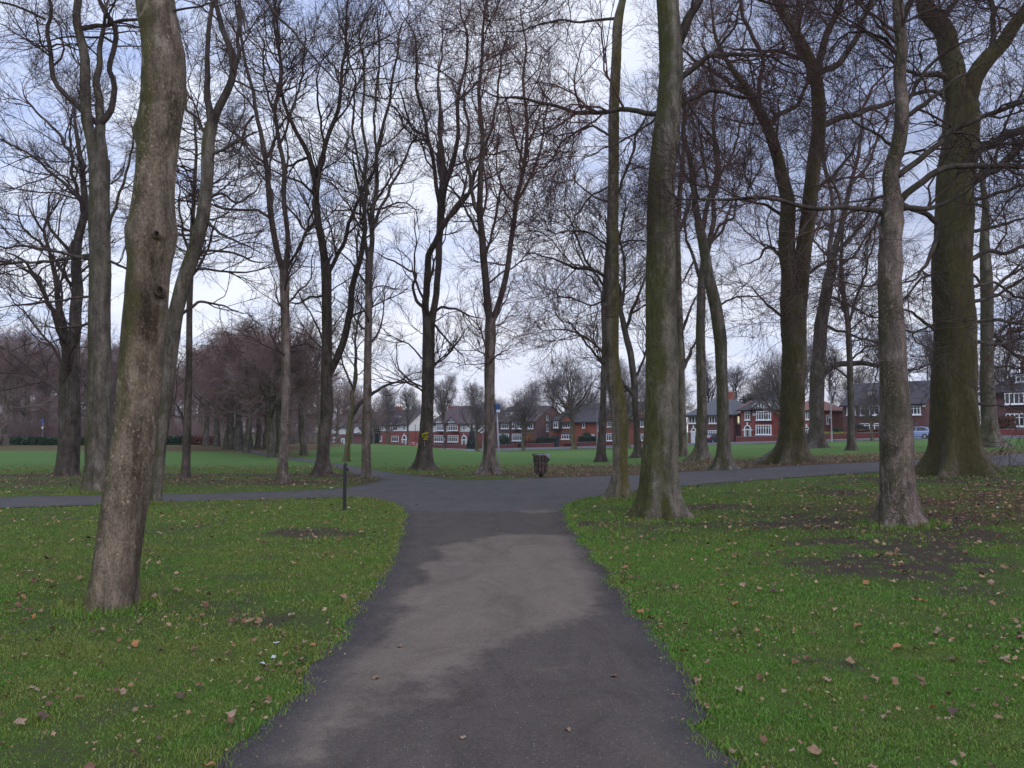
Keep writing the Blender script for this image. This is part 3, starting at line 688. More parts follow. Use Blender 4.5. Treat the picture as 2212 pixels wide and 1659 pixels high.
# woods at the back left
WD = 'bare tree in the mauve wood beyond the hedge at the far left'
for i, (px, Y, s) in enumerate([(13, 86, 1.0), (-60, 100, 1.1), (60, 104, 1.1), (100, 108, 1.0), (160, 102, 1.0), (215, 110, 1.05), (270, 106, 1.0), (30, 122, 1.25), (130, 126, 1.2), (195, 128, 1.2), (330, 118, 1.0), (375, 112, 0.85), (300, 130, 1.2), (-120, 115, 1.3), (430, 130, 0.95), (480, 140, 0.95), (240, 135, 1.2), (80, 140, 1.3), (400, 142, 1.1), (540, 150, 1.0), (-30, 135, 1.3), (610, 158, 0.9)]):
    p = at(px, 950, Y)
    if i == 0:
        put_tree('wood', p[0], p[1], scale=0.95, label='bare tree with a pale trunk standing in front of the far left hedge', group=None)
    else:
        put_tree('wood', p[0], p[1], scale=s * 1.12, label=WD, group='trees of the wood beyond the hedge')

MD = 'bare brown tree standing beyond the green mound, left of the house row'
for (px, Y, s) in [(688, 128, 1.0), (728, 140, 0.95), (762, 134, 0.8), (805, 150, 0.8)]:
    p = at(px, 950, Y); put_tree('wood', p[0], p[1], scale=s, label=MD, group='trees beyond the green mound')

# the wood's undergrowth and the far mass of stems behind it, too dense to count
def thicket(label, x0, x1, Y0, Y1, h, n_, seed, mat, name='woods'):
    r = np.random.default_rng(seed)
    Y = r.uniform(Y0, Y1, n_); px = r.uniform(x0, x1, n_); X = (px - W_ / 2) / F_ * Y
    P = np.zeros((n_, 5, 3)); P[:, 0] = np.column_stack([X, Y, ground_h(X, Y) - 0.1])
    d = norm(np.column_stack([r.normal(size=n_) * 0.25, r.normal(size=n_) * 0.25, np.ones(n_)])); L = h * r.uniform(0.45, 1.15, n_) * (0.8 + 0.3 * np.sin(X * 0.35) * np.sin(X * 0.13 + 1))
    for k in range(1, 5):
        d = norm(d + r.normal(size=(n_, 3)) * 0.16); P[:, k] = P[:, k - 1] + d * (L / 4)[:, None]
    R = np.linspace(1, 0.25, 5)[None] * (0.012 + 0.006 * L)[:, None]
    P1, R1 = grow(P, R, 11, (0.16 * h, 0.36 * h), (20, 60), 4, 0.25, 0.08, 0.12, 0.6, 0.014, 0.5, r=r)
    P2, R2 = grow(P1, R1, 4, (0.06 * h, 0.17 * h), (20, 60), 3, 0.3, 0.02, 0.1, 0.7, 0.011, 0.6, r=r)
    V, Q = merge([tubes(P, R, 5), tubes(P1, R1, 3), tubes(P2, R2, 3)])
    tag(np_mesh(name, V, Q, M[mat]), label, 'wood', kind='stuff')
thicket('far brown mass of bare woodland closing the view at the left', -260, 700, 150, 185, 17, 900, 71, 'twig_mauve')
thicket('bare brown undergrowth of the wood behind the left hedges', -220, 470, 96, 112, 4.5, 900, 72, 'twig_mauve', 'undergrowth')
thicket('distant brush of bare woodland beyond the house roofs', 600, 2300, 262, 300, 17, 700, 73, 'twig_pale')

# street trees in front of the houses and on the field's far edge
ST = [
 (1239, 966.5, 'fan', 1.25, 'large fan-shaped street tree in front of the orange-red gabled house'),
 (1130, 970.5, 'fan', 0.86, 'fan-shaped street tree in front of the dark brown brick house'),
 (1030, 969, 'fan', 0.92, 'pale street tree beside the conifer at the half-timbered white house'),
 (837, 959.5, 'fan', 0.95, 'street tree rising behind the green mound in front of the white gabled house'),
 (1357, 961, 'fan', 1.0, 'pale-trunked street tree between the slim bent tree and the mossy tree'),
 (1688, 959, 'fan', 0.95, 'fan-shaped street tree hiding the corner of the half-timbered red house'),
 (1884, 949, 'fan', 0.5, 'stout pollarded street tree before the bay window of the dark-roofed house'),
 (960, 966, 'tall', 1.25, 'bare street tree left of the pale street tree, in front of the houses'),
 (880, 962.5, 'tall', 1.1, 'bare street tree just right of the green mound, against the white gable'),
]
for (px, py, k, s, lb) in ST:
    u_ = ray(px, py)[0]; Yv = (121.0 - 12.4 - 15.6) / (u_ * 0.7554 + 0.6553)     # on the verge between field and road
    put_tree(k, u_ * Yv, Yv, scale=s, label=lb)
BK = 'bare tree rising behind the roofs of the house row'
for i, (px, Y, s) in enumerate([(700, 235, 1.0), (760, 250, 1.1), (830, 240, 1.0), (900, 235, 1.05), (955, 225, 0.95), (1020, 225, 1.0), (1080, 215, 0.95), (1150, 205, 0.9), (1200, 200, 0.95), (1280, 190, 0.95), (1340, 185, 1.05), (1410, 172, 1.0), (1460, 165, 1.05), (1530, 150, 0.9), (1590, 146, 0.75), (1650, 140, 0.9), (1740, 138, 0.9), (1800, 130, 0.8), (1860, 125, 0.85), (1930, 122, 0.9), (2010, 120, 0.9), (2090, 115, 0.9), (2180, 112, 0.8)]):
    p = at(px, 950, Y)
    put_tree('tall' if i % 3 else 'fan', p[0], p[1], scale=s * (1.5 if i % 3 else 1.05), label=BK, group='trees behind the house row')

# ------------------------------------------------------------------ paths outline (picture points put on the ground)
EDGE_R = [(1580,1659),(1520,1530),(1460,1440),(1390,1340),(1330,1250),(1265,1180),(1232,1130),(1217,1103),(1222,1092),(1255,1081),(1320,1070),(1385,1060),(1467,1052),(1544,1044),(1669,1036),(1784,1027),(1900,1021),(2030,1014),(2140,1009),(2212,1006.5),(2330,1000)]
EDGE_T = [(2330,972),(2212,980),(2126,986),(2000,993),(1900,999),(1711,1007),(1586,1015),(1467,1020),(1385,1026),(1317,1029),(1156,1033),(1083,1037),(1031,1039),(975,1037),(945,1033),(893,1028),(802,1015),(781,1011),(714,999),(680,994),(628,987),(580,979),(545,973),(518,968.5),(505,966)]
EDGE_W = [(498,968),(510,972),(545,979),(580,986),(628,994),(680,1000),(714,1005),(742,1016),(770,1026),(800,1031),(822,1035),(824,1038),(818,1040.5),(792,1047),(747,1055),(650,1060),(518,1065),(400,1068),(200,1071),(0,1074),(-130,1077)]
EDGE_L = [(-130,1103),(0,1098),(200,1093),(330,1088),(600,1080),(745,1075.5),(800,1077),(835,1085),(860,1098),(868,1118),(862,1150),(840,1210),(800,1270),(740,1355),(660,1450),(600,1530),(490,1655)]
def poly_world(pts): return [tuple(hit(x, y)[:2]) for x, y in pts]
outline = [(-1.22, -3.0), (1.15, -3.0)] + poly_world(EDGE_R + EDGE_T + EDGE_W + EDGE_L)

def densify(poly, step, jit=0.0):
    out = []; r = np.random.default_rng(3); n = len(poly)
    for i in range(n):
        a = np.array(poly[i]); b = np.array(poly[(i + 1) % n]); L = np.linalg.norm(b - a)
        st = step * max(1.0, (a[1] + b[1]) / 2 / 12)
        k = max(1, int(L / st))
        for j in range(k):
            p = a + (b - a) * j / k
            out.append(tuple(p + r.normal(size=2) * jit))
    return out
def smooth_poly(poly, it=2):
    for _ in range(it):
        q = []
        for i in range(len(poly)):
            a = np.array(poly[i]); b = np.array(poly[(i + 1) % len(poly)])
            q += [tuple(0.75 * a + 0.25 * b), tuple(0.25 * a + 0.75 * b)]
        poly = q
    return poly
outline_s = densify(smooth_poly(outline, 2), 0.13, 0.02)
_o = np.array(outline_s); _k = sstep(26, 14, _o[:, 1])
outline_s = [tuple(q) for q in np.column_stack([_o[:, 0] + (fbm(_o[:, 0], _o[:, 1], 2.6, 4, 41) - 0.5) * 0.20 * _k, _o[:, 1] + (fbm(_o[:, 0], _o[:, 1], 2.6, 4, 57) - 0.5) * 0.16 * _k])]
outline_s = [(x + 0.022 * math.sin(3.1 * y + 1.7 * math.sin(1.3 * y)) + 0.015 * math.sin(9.7 * y + x), y + 0.02 * math.sin(4.3 * x)) for x, y in outline_s]
PO = np.array(outline_s)

def inside(poly, X, Y):
    poly = np.asarray(poly); X = np.asarray(X, float); Y = np.asarray(Y, float)
    r = np.zeros(X.shape, bool)
    x0, y0 = poly[:, 0], poly[:, 1]; x1, y1 = np.roll(x0, -1), np.roll(y0, -1)
    for a, b, c, d in zip(x0, y0, x1, y1):
        if b == d: continue
        r ^= ((b > Y) != (d > Y)) & (X < (c - a) * (Y - b) / (d - b) + a)
    return r

def sheet(name, poly, step, lift, mat, attrs_fn=None, kind='structure'):
    P = np.array(poly)
    gx = np.arange(P[:, 0].min(), P[:, 0].max(), step); gy = np.arange(P[:, 1].min(), P[:, 1].max(), step)
    GX, GY = np.meshgrid(gx, gy)
    keep = inside(P, GX, GY)
    if step < 0.6:
        far = (GY > 34) & (((GX / step).round() % 3 != 0) | ((GY / step).round() % 3 != 0)); keep &= ~far
    pts = [Vector(p) for p in P] + [Vector((a, b)) for a, b in zip(GX[keep], GY[keep])]
    n = len(P)
    res = geometry.delaunay_2d_cdt(pts, [(i, (i + 1) % n) for i in range(n)], [], 1, 1e-4)
    v2 = np.array([tuple(v) for v in res[0]]); T = np.array([f for f in res[2] if len(f) == 3])
    a, b, c = v2[T[:, 0]], v2[T[:, 1]], v2[T[:, 2]]
    cr = (b[:, 0] - a[:, 0]) * (c[:, 1] - a[:, 1]) - (b[:, 1] - a[:, 1]) * (c[:, 0] - a[:, 0])
    T[cr < 0] = T[cr < 0][:, ::-1]
    V = np.column_stack([v2, ground_h(v2[:, 0], v2[:, 1]) + lift])
    o = np_mesh(name, V, None, mat, T=T, attrs=attrs_fn(v2[:, 0], v2[:, 1]) if attrs_fn else None)
    return tag(o, kind=kind)

# damp / dry areas of the tarmac
DRY = [
 [(905,1190),(1080,1156),(1240,1158),(1268,1205),(1295,1265),(1270,1330),(1200,1350),(1130,1375),(1060,1395),(1000,1430),(960,1460),(880,1462),(800,1500),(730,1570),(640,1690),(520,1690),(600,1580),(690,1465),(780,1370),(850,1280)],
 [(1130,1452),(1160,1420),(1235,1392),(1290,1420),(1270,1470),(1200,1462),(1140,1478)],
 [(1190,1580),(1270,1578),(1340,1622),(1330,1650),(1230,1625)],
 [(880,1480),(1000,1470),(1040,1530),(950,1570),(880,1540)],
 [(1100,1106),(1205,1098),(1212,1106),(1120,1112)],
]
WET = [[(845,1240),(905,1230),(925,1250),(880,1275),(840,1268)],[(850,1315),(900,1310),(890,1335),(845,1340)],[(790,1355),(850,1352),(845,1380),(800,1390),(780,1375)],[(755,1400),(830,1395),(815,1412),(760,1415)],[(870,1205),(960,1185),(950,1215),(880,1220)]]
DRYW = [np.array(poly_world(q)) for q in DRY]; WETW = [np.array(poly_world(q)) for q in WET]
def path_attrs(X, Y):
    d = np.zeros(len(X)); r = np.random.default_rng(4)
    for q in range(24):
        ox, oy = r.normal(size=2) * 0.17
        a = np.zeros(len(X), bool)
        for j, w in enumerate(DRYW):
            if j == 0 or j == 4 or q % 2: a |= inside(w, X + ox, Y + oy * 1.4)
        for w in WETW: a &= ~inside(w, X + ox * 0.6, Y + oy)
        d += a
    d /= 24
    new = sstep(15.4, 15.6, Y + 0.03 * X)      # the junction is a newer, greyer surface
    PT = PO
    # distance to the edge (dark worn margin)
    e = np.full(len(X), 9.0)
    for i in range(0, len(X), 4000):
        dd = np.hypot(X[i:i + 4000, None] - PT[None, :, 0], Y[i:i + 4000, None] - PT[None, :, 1]); e[i:i + 4000] = dd.min(1)
    return {'dry': d, 'newer': new, 'edge': np.clip(1.25 - e / 0.26, 0, 1)}

n = NT('tarmac')
big = n.noise(0.9, 6, 0.65); mid = n.noise(4.5, 9, 0.80); fine = n.noise(170, 3, 0.7); agg = n.noise(45, 4, 0.7)
dry = n.thr(n.math('ADD', n.attr('dry'), n.math('MULTIPLY', n.math('SUBTRACT', n.math('ADD', n.math('MULTIPLY', big, .35), n.math('MULTIPLY', mid, .65)), 0.5), 2.0)), 0.27, 0.75)
damp = n.mix(mid, (0.064, 0.051, 0.041), (0.086, 0.069, 0.055))
dryc = n.mix(mid, (0.116, 0.091, 0.067), (0.150, 0.119, 0.088))
newc = n.mix(mid, (0.060, 0.053, 0.045), (0.083, 0.074, 0.063))
col = n.mix(dry, damp, dryc)
col = n.mix(n.math('MULTIPLY', n.attr('newer'), n.math('SUBTRACT', 1.0, n.math('MULTIPLY', dry, 0.5))), col, newc)
col = n.mix(n.math('MULTIPLY', n.attr('edge'), n.thr(mid, 0.25, 0.6)), col, (0.045, 0.040, 0.038))
col = n.mix(0.75, col, n.ramp(fine, [(0.28, (0.45, 0.45, 0.46)), (0.5, (1, 1, 1)), (0.74, (1.7, 1.68, 1.64))]), 'MULTIPLY')
col = n.mix(0.5, col, n.ramp(agg, [(0.3, (0.7, 0.7, 0.7)), (0.7, (1.3, 1.3, 1.3))]), 'MULTIPLY')
gr_ = n.noise(75, 2, 0.6); col = n.mix(n.thr(gr_, 0.66, 0.72), col, (0.24, 0.22, 0.20)); st_ = n.noise(1.6, 8, 0.75, n.pos((1, 0.5, 1)), 1.0)
col = n.mix(0.55, col, n.ramp(st_, [(0.34, (0.62, 0.6, 0.6)), (0.5, (1, 1, 1)), (0.66, (1.25, 1.24, 1.22))]), 'MULTIPLY')
n.color(col)
n.b.inputs['Roughness'].default_value = 0.95
n.link(n.math('ADD', 0.06, n.math('MULTIPLY', n.attr('newer'), 0.12)), n.b.inputs['Specular IOR Level'])
n.bump(n.math('ADD', n.math('MULTIPLY', fine, 0.6), n.math('MULTIPLY', agg, 0.6)), 0.55, 0.008)
M['tarmac'] = n.m
sheet('path', outline_s, 0.17, 0.012, M['tarmac'], path_attrs)

# ------------------------------------------------------------------ ground
def ell(X, Y, cx, cy, a, b, p=1.0): return np.exp(-(((X - cx) / a) ** 2 + ((Y - cy) / b) ** 2) ** p)
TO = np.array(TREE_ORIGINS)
def bare(X, Y):
    n_ = fbm(X, Y, 0.9, 5, 3)
    k = 0.585 - 0.035 * sstep(-0.5, -1.6, X) * sstep(9, 6, Y)
    return sstep(k, k + 0.10, n_)
def mud_shade_f(X, Y):
    m = 0.30 * sstep(2.2, 5, X) * sstep(10, 13.5, Y) * sstep(26, 20, Y) + 1.05 * ell(X, Y, 4.6, 9.2, 1.6, 1.0) + 0.75 * ell(X, Y, 6.2, 10.8, 1.6, 0.9) + 0.7 * ell(X, Y, 6.6, 13.2, 2.6, 0.8) + 0.6 * ell(X, Y, 8.6, 15.2, 2.6, 0.9)
    m += 0.85 * ell(X, Y, -3.0, 12.2, 0.9, 0.45) + 0.5 * ell(X, Y, -3.1, 8.6, 1.0, 0.35) + 0.45 * ell(X, Y, -2.3, 6.6, 0.5, 0.3) + 0.4 * ell(X, Y, -1.35, 4.2, 0.35, 0.5)
    m += 0.4 * ell(X, Y, 1.9, 13.4, 1.2, 0.8) + 0.4 * ell(X, Y, 3.3, 16.2, 2.2, 0.7)
    left = sstep(2, -1, X)
    tr = 28.3 + 0.02 * (X + 8)                     # worn track beyond the left path
    m += 0.95 * left * np.exp(-((Y - tr) / 1.0) ** 2) * sstep(2.2, 0, X + 3)
    m += 0.6 * np.exp(-((Y - 24.5) / 2.4) ** 2) * sstep(0, -4, X)
    rb = sstep(-4, 3, X) * sstep(25, 27.5, Y - 0.02 * X) * sstep(41 + 0.2 * np.maximum(X - 8, 0), 34, Y)
    m += 0.75 * rb * sstep(0.0, 0.4, 0.5 + 0.5 * np.sin(Y * 1.1 + X * 0.07))
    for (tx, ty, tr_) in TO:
        m += 0.38 * np.exp(-((X - tx) ** 2 + (Y - ty) ** 2) / (tr_ * 2.6 + 0.25) ** 2)  # turf darkened round each stem: mud that is also its painted contact shadow
    return np.clip(m, 0, 1.2)
def litter_f(X, Y):
    l = 0.9 * sstep(58, 66, Y) * sstep(96, 88, Y) * sstep(-12, -20, X)
    l += 0.75 * sstep(44, 52, Y) * sstep(95, 84, Y) * np.exp(-((X + 13.8 + 0.45 * (Y - 48)) / 5.0) ** 2)
    l += 0.74 * sstep(-5, 2, X) * sstep(24.5, 27, Y) * sstep(43 + 0.2 * np.maximum(X - 8, 0), 33, Y)
    l += 0.58 * sstep(0, -4, X) * np.exp(-((Y - 24.3) / 2.6) ** 2)
    l += 0.45 * sstep(4, 9, X) * sstep(9, 14, Y) * sstep(24, 19, Y)
    l += 0.35 * sstep(1.8, 4, X) * sstep(6, 9, Y) * sstep(20, 16, Y)
    return np.clip(l, 0, 1.0)
xs = np.concatenate([-np.geomspace(17, 2500, 60)[::-1], np.arange(-16.75, 20, 0.25), np.geomspace(20.5, 2500, 60)])
ys = np.concatenate([np.linspace(-40, -3, 12), np.arange(-2.5, 40, 0.25), np.arange(40.7, 130, 1.2), np.geomspace(132, 5000, 40)])
GX, GY = np.meshgrid(xs, ys)
GZ = ground_h(GX, GY)
far_flat = sstep(230, 420, np.hypot(GX, GY)); GZ = GZ * (1 - far_flat) + (-3.0) * far_flat
# keep the sheet just under the tarmac
V = np.column_stack([GX.ravel(), GY.ravel(), GZ.ravel()])
idx = np.arange(len(V)).reshape(GX.shape)
Q = np.stack([idx[:-1, :-1], idx[:-1, 1:], idx[1:, 1:], idx[1:, :-1]], -1).reshape(-1, 4)
n = NT('turf')
a = n.noise(0.35, 5, 0.6); b = n.noise(2.3, 6, 0.7); c = n.noise(20, 5, 0.75); d = n.noise(110, 3, 0.7)
g = n.mix(b, (0.056, 0.090, 0.017), (0.095, 0.138, 0.027))
g = n.mix(n.thr(a, 0.35, 0.65), g, n.mix(b, (0.052, 0.082, 0.020), (0.082, 0.108, 0.028)))
g = n.mix(n.math('MULTIPLY', n.thr(c, 0.5, 0.72), 0.35), g, (0.100, 0.105, 0.045))
gy = n.node('ShaderNodeSeparateXYZ'); n.link(n.pos(), gy.inputs[0])
mow = n.thr(gy.outputs['Y'], 31, 40)
g = n.mix(n.math('MULTIPLY', mow, 0.8), g, n.mix(n.noise(0.16, 7, 0.72, n.pos((0.5, 1.6, 1))), (0.058, 0.106, 0.028), (0.102, 0.176, 0.046)))
nz = n.math('ADD', n.math('MULTIPLY', b, 0.5), n.math('MULTIPLY', c, 0.5))
mud_shade = n.thr(n.math('ADD', n.attr('mud_shade'), n.math('MULTIPLY', n.math('SUBTRACT', nz, 0.5), 2.3)), 0.26, 0.85)
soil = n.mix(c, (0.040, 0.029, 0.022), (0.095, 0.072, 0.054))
g = n.mix(n.math('MULTIPLY', mud_shade, 0.92), g, soil)
lit = n.thr(n.math('ADD', n.attr('litter'), n.math('MULTIPLY', n.math('SUBTRACT', n.math('ADD', n.math('MULTIPLY', c, .6), n.math('MULTIPLY', b, .4)), 0.5), 2.4)), 0.45, 0.95)
vo = n.node('ShaderNodeTexVoronoi'); vo.inputs['Scale'].default_value = 13; n.link(n.pos(), vo.inputs['Vector'])
lc = n.ramp(vo.outputs['Color'], [(0.1, (0.045, 0.024, 0.015)), (0.5, (0.095, 0.050, 0.030)), (0.9, (0.165, 0.095, 0.058))])
g = n.mix(n.math('MULTIPLY', lit, 0.85), g, lc)
g = n.mix(0.6, g, n.ramp(d, [(0.3, (0.5, 0.5, 0.5)), (0.7, (1.45, 1.45, 1.4))]), 'MULTIPLY')
n.color(g)
n.b.inputs['Roughness'].default_value = 1.0; n.b.inputs['Specular IOR Level'].default_value = 0.05
n.bump(n.math('ADD', n.math('MULTIPLY', c, 0.6), n.math('MULTIPLY', d, 0.4)), 1.0, 0.04)
M['turf'] = n.m
ground = np_mesh('ground', V, Q, M['turf'], attrs={'mud_shade': np.clip(mud_shade_f(GX, GY) + 0.48 * bare(GX, GY) * sstep(30, 20, GY) + 0.35 * (fbm(GX, GY, 1.6, 4, 5) - 0.5) * (np.abs(GX) < 40) * (GY < 60), 0, 1.3).ravel(), 'litter': litter_f(GX, GY).ravel()})
tag(ground, kind='structure')

# ------------------------------------------------------------------ grass blades
def vis(X, Y, m=0.06): return np.abs(X) < (W_ / 2 / F_ + m) * Y + 0.4
def scatter(n, y0, y1, r):
    Y = np.sqrt(r.random(n) * (y1 ** 2 - y0 ** 2) + y0 ** 2); X = (r.random(n) * 2 - 1) * (0.72 * Y + 0.4)
    return X, Y
r = np.random.default_rng(77)
Xs, Ys, Hs, Ws = [], [], [], []
for (cnt, y0, y1, h, w) in ((400000, 2.6, 6.0, 0.0175, 0.0026), (270000, 6.0, 11.0, 0.021, 0.0040), (150000, 11.0, 20.0, 0.027, 0.0065), (70000, 20.0, 34.0, 0.03, 0.010)):
    X, Y = scatter(cnt, y0, y1, r)
    # clumping
    cl = np.clip((fbm(X, Y, 5.0, 3, 21) - 0.25) * 2.0, 0, 1)
    k = ~inside(PO, X, Y) & (r.random(cnt) > np.clip(mud_shade_f(X, Y) * (0.25 + 1.7 * sstep(0.36, 0.62, fbm(X, Y, 3.5, 3, 9))), 0, 1.1) + 0.75 * litter_f(X, Y) * (Y > 20) + 0.55 * bare(X, Y)) & (r.random(cnt) < 0.45 + 0.6 * cl)
    X, Y, cl = X[k], Y[k], cl[k]
    Xs.append(X); Ys.append(Y); Hs.append(h * r.uniform(0.5, 1.5, len(X)) * (0.6 + 0.7 * cl)); Ws.append(w * r.uniform(0.7, 1.4, len(X)))
for (tx, ty, tr_) in TO:   # long grass left round the stems
    if ty < 22:
        k = 1100; a = r.random(k) * 6.28; q = tr_ * r.uniform(0.75, 1.9, k) ** 1.0
        X = tx + np.cos(a) * q; Y = ty + np.sin(a) * q; keep = ~inside(PO, X, Y)
        Xs.append(X[keep]); Ys.append(Y[keep]); Hs.append(r.uniform(0.03, 0.10, keep.sum())); Ws.append(np.full(keep.sum(), 0.0022 + 0.0003 * ty))
# ragged fringe hanging over the tarmac edge
e = PO[(PO[:, 1] > 2.4) & (PO[:, 1] < 20) & (np.abs(PO[:, 0]) < 9)]
ei = r.integers(0, len(e), 16000); X = e[ei, 0] + r.normal(size=16000) * 0.045; Y = e[ei, 1] + r.normal(size=16000) * 0.06
Xs.append(X); Ys.append(Y); Hs.append(r.uniform(0.025, 0.06, 16000)); Ws.append(0.0022 + 0.00022 * Y)
X = np.concatenate(Xs); Y = np.concatenate(Ys); Hh = np.concatenate(Hs); Wd = np.concatenate(Ws)
N = len(X); Z = ground_h(X, Y) - 0.004
az = r.random(N) * 6.283; lean = r.uniform(0.15, 0.95, N) * Hh; la = r.random(N) * 6.283
bx, by = np.cos(az) * Wd, np.sin(az) * Wd
p0 = np.column_stack([X - bx, Y - by, Z]); p1 = np.column_stack([X + bx, Y + by, Z])
mx = X + np.cos(la) * lean * 0.4; my = Y + np.sin(la) * lean * 0.4
p2 = np.column_stack([mx + bx * .7, my + by * .7, Z + Hh * 0.6]); p3 = np.column_stack([mx - bx * .7, my - by * .7, Z + Hh * 0.6])
p4 = np.column_stack([X + np.cos(la) * lean, Y + np.sin(la) * lean, Z + Hh * 0.95])
V = np.stack([p0, p1, p2, p3, p4], 1).reshape(-1, 3); i0 = np.arange(N) * 5
n = NT('grass_blade')
t = n.attr('tone'); nn = n.noise(1.1, 5, 0.65)
gc = n.mix(t, (0.070, 0.160, 0.018), (0.130, 0.255, 0.038))
gsx = n.node('ShaderNodeSeparateXYZ'); n.link(n.pos(), gsx.inputs[0])
nn2 = n.math('ADD', nn, n.math('MULTIPLY', n.thr(gsx.outputs['X'], 1.5, -2.5), 0.10))
gc = n.mix(n.thr(nn2, 0.44, 0.66), gc, n.mix(t, (0.125, 0.170, 0.030), (0.195, 0.235, 0.056)))
gc = n.mix(n.thr(t, 0.88, 0.96), gc, (0.20, 0.165, 0.085))
n.color(gc); n.b.inputs['Roughness'].default_value = 0.7; n.b.inputs['Specular IOR Level'].default_value = 0.15
M['blade'] = n.m
gr = np_mesh('grass', V, np.stack([i0, i0 + 1, i0 + 2, i0 + 3], 1), M['blade'], T=np.stack([i0 + 3, i0 + 2, i0 + 4], 1), attrs={'tone': np.repeat(r.random(N), 5)}, smooth=False)
tag(gr, 'short green lawn grass on both sides of the path', 'grass', kind='stuff')

# ------------------------------------------------------------------ fallen leaves
LEAFM = [plain('leaf_tan', (0.20, 0.122, 0.066), 0.8, 0.35, 30), plain('leaf_brown', (0.14, 0.072, 0.038), 0.8, 0.35, 30), plain('leaf_pale', (0.25, 0.17, 0.105), 0.8, 0.3, 30), plain('leaf_dark', (0.085, 0.052, 0.034), 0.8, 0.35, 30), plain('leaf_orange', (0.27, 0.12, 0.045), 0.8, 0.35, 30)]
def leaf_geo(r, lobed):
    n_ = 18; a = np.arange(n_) * 2 * math.pi / n_
    rad = 0.5 * (0.78 + (0.13 * np.cos(5 * a + 0.4) if lobed else 0.05 * np.cos(3 * a)) + r.normal(size=n_) * 0.11)
    x = rad * np.cos(a); y = rad * np.sin(a) * (0.8 if lobed else 0.55)
    c1, c2 = r.uniform(0.3, 1.8), r.uniform(-0.9, 0.9)
    def zf(x, y): return c1 * y * y * 0.9 + c2 * x * x * 0.6 + 0.08 * np.sin(9 * x + 4 * y)
    V = np.column_stack([x, y, zf(x, y)])
    inn = np.column_stack([x * 0.5, y * 0.5, zf(x * 0.5, y * 0.5)])
    V = np.vstack([V, inn, [[0, 0, 0.0]]])
    V[:, 2] -= V[:, 2].min()
    i = np.arange(n_); j = (i + 1) % n_
    Qd = np.stack([i, j, j + n_, i + n_], 1); T = np.stack([i + n_, j + n_, np.full(n_, 2 * n_)], 1)
    return V, Qd, T
r = np.random.default_rng(98)
LG = [leaf_geo(r, k % 3 != 2) for k in range(7)]
def lawn_points(k, y0, y1, dens_fn):
    X, Y = scatter(k, y0, y1, r); keep = ~inside(PO, X, Y) & (r.random(k) < dens_fn(X, Y)) & vis(X, Y, 0.0)
    return np.column_stack([X, Y])[keep]
def dens_leaf(X, Y):
    c = np.clip((fbm(X, Y, 1.3, 3, 33) - 0.3) * 2.4, 0, 1)
    return 0.10 + 0.75 * c ** 2 + 0.35 * np.clip(mud_shade_f(X, Y), 0, 1)
near = lawn_points(2600, 3.2, 7.0, dens_leaf); far = lawn_points(34000, 7.0, 38, lambda X, Y: np.clip(0.75 * dens_leaf(X, Y) + 0.8 * litter_f(X, Y), 0, 1))
pts = np.vstack([near, far]); sz = 0.028 + 0.062 * r.random(len(pts)) ** 1.7; sz[pts[:, 1] > 7] += 0.012
sm_ = lawn_points(20000, 3.2, 18, lambda X, Y: 0.35 + 0.5 * dens_leaf(X, Y)); pts = np.vstack([pts, sm_]); sz = np.r_[sz, r.uniform(0.010, 0.034, len(sm_))]
ed = PO[(PO[:, 1] > 3.2) & (PO[:, 1] < 24) & (np.abs(PO[:, 0]) < 10)]; ei = r.integers(0, len(ed), 1500)
pts = np.vstack([pts, ed[ei] + r.normal(size=(1500, 2)) * 0.10]); sz = np.r_[sz, r.uniform(0.008, 0.028, 1500)]     # grit and leaf scraps gathered along the tarmac edge
order = np.argsort(-(sz / pts[:, 1])); pts, sz = pts[order], sz[order]
def leaf_xf(V, x, y, s, r, lift):
    rz, tx, ty = r.random() * 6.28, r.normal() * 0.35, r.normal() * 0.35
    Mx = np.array(Matrix.Rotation(rz, 3, 'Z') @ Matrix.Rotation(tx, 3, 'X') @ Matrix.Rotation(ty, 3, 'Y'))
    q = (V * s) @ Mx.T; q[:, 2] -= q[:, 2].min()
    return q
SEEN = {}
def leaf_label(x, y):
    side = 'left' if x < 0 else 'right'
    return 'dry curled brown leaf lying on the lawn %s of the path' % side, 'fallen leaves on the %s lawn' % side
for k in range(270):
    g_i = r.integers(0, 7); m_i = r.choice(5, p=[.34, .24, .2, .1, .12])
    key = (g_i, m_i)
    if key not in SEEN:
        Vg, Qg, Tg = LG[g_i]
        SEEN[key] = np_mesh('fallen_leaf', Vg, Qg, LEAFM[m_i], T=Tg); o = SEEN[key]
    else:
        o = SEEN[key].copy(); COL.objects.link(o)
    x, y = pts[k]; s = sz[k]
    o.location = (x, y, float(ground_h(x, y)) + 0.026)
    o.rotation_euler = (r.normal() * 0.3, r.normal() * 0.3, r.random() * 6.28); o.scale = (s, s, s)
    lb, gp = leaf_label(x, y); tag(o, lb, 'leaf', gp)
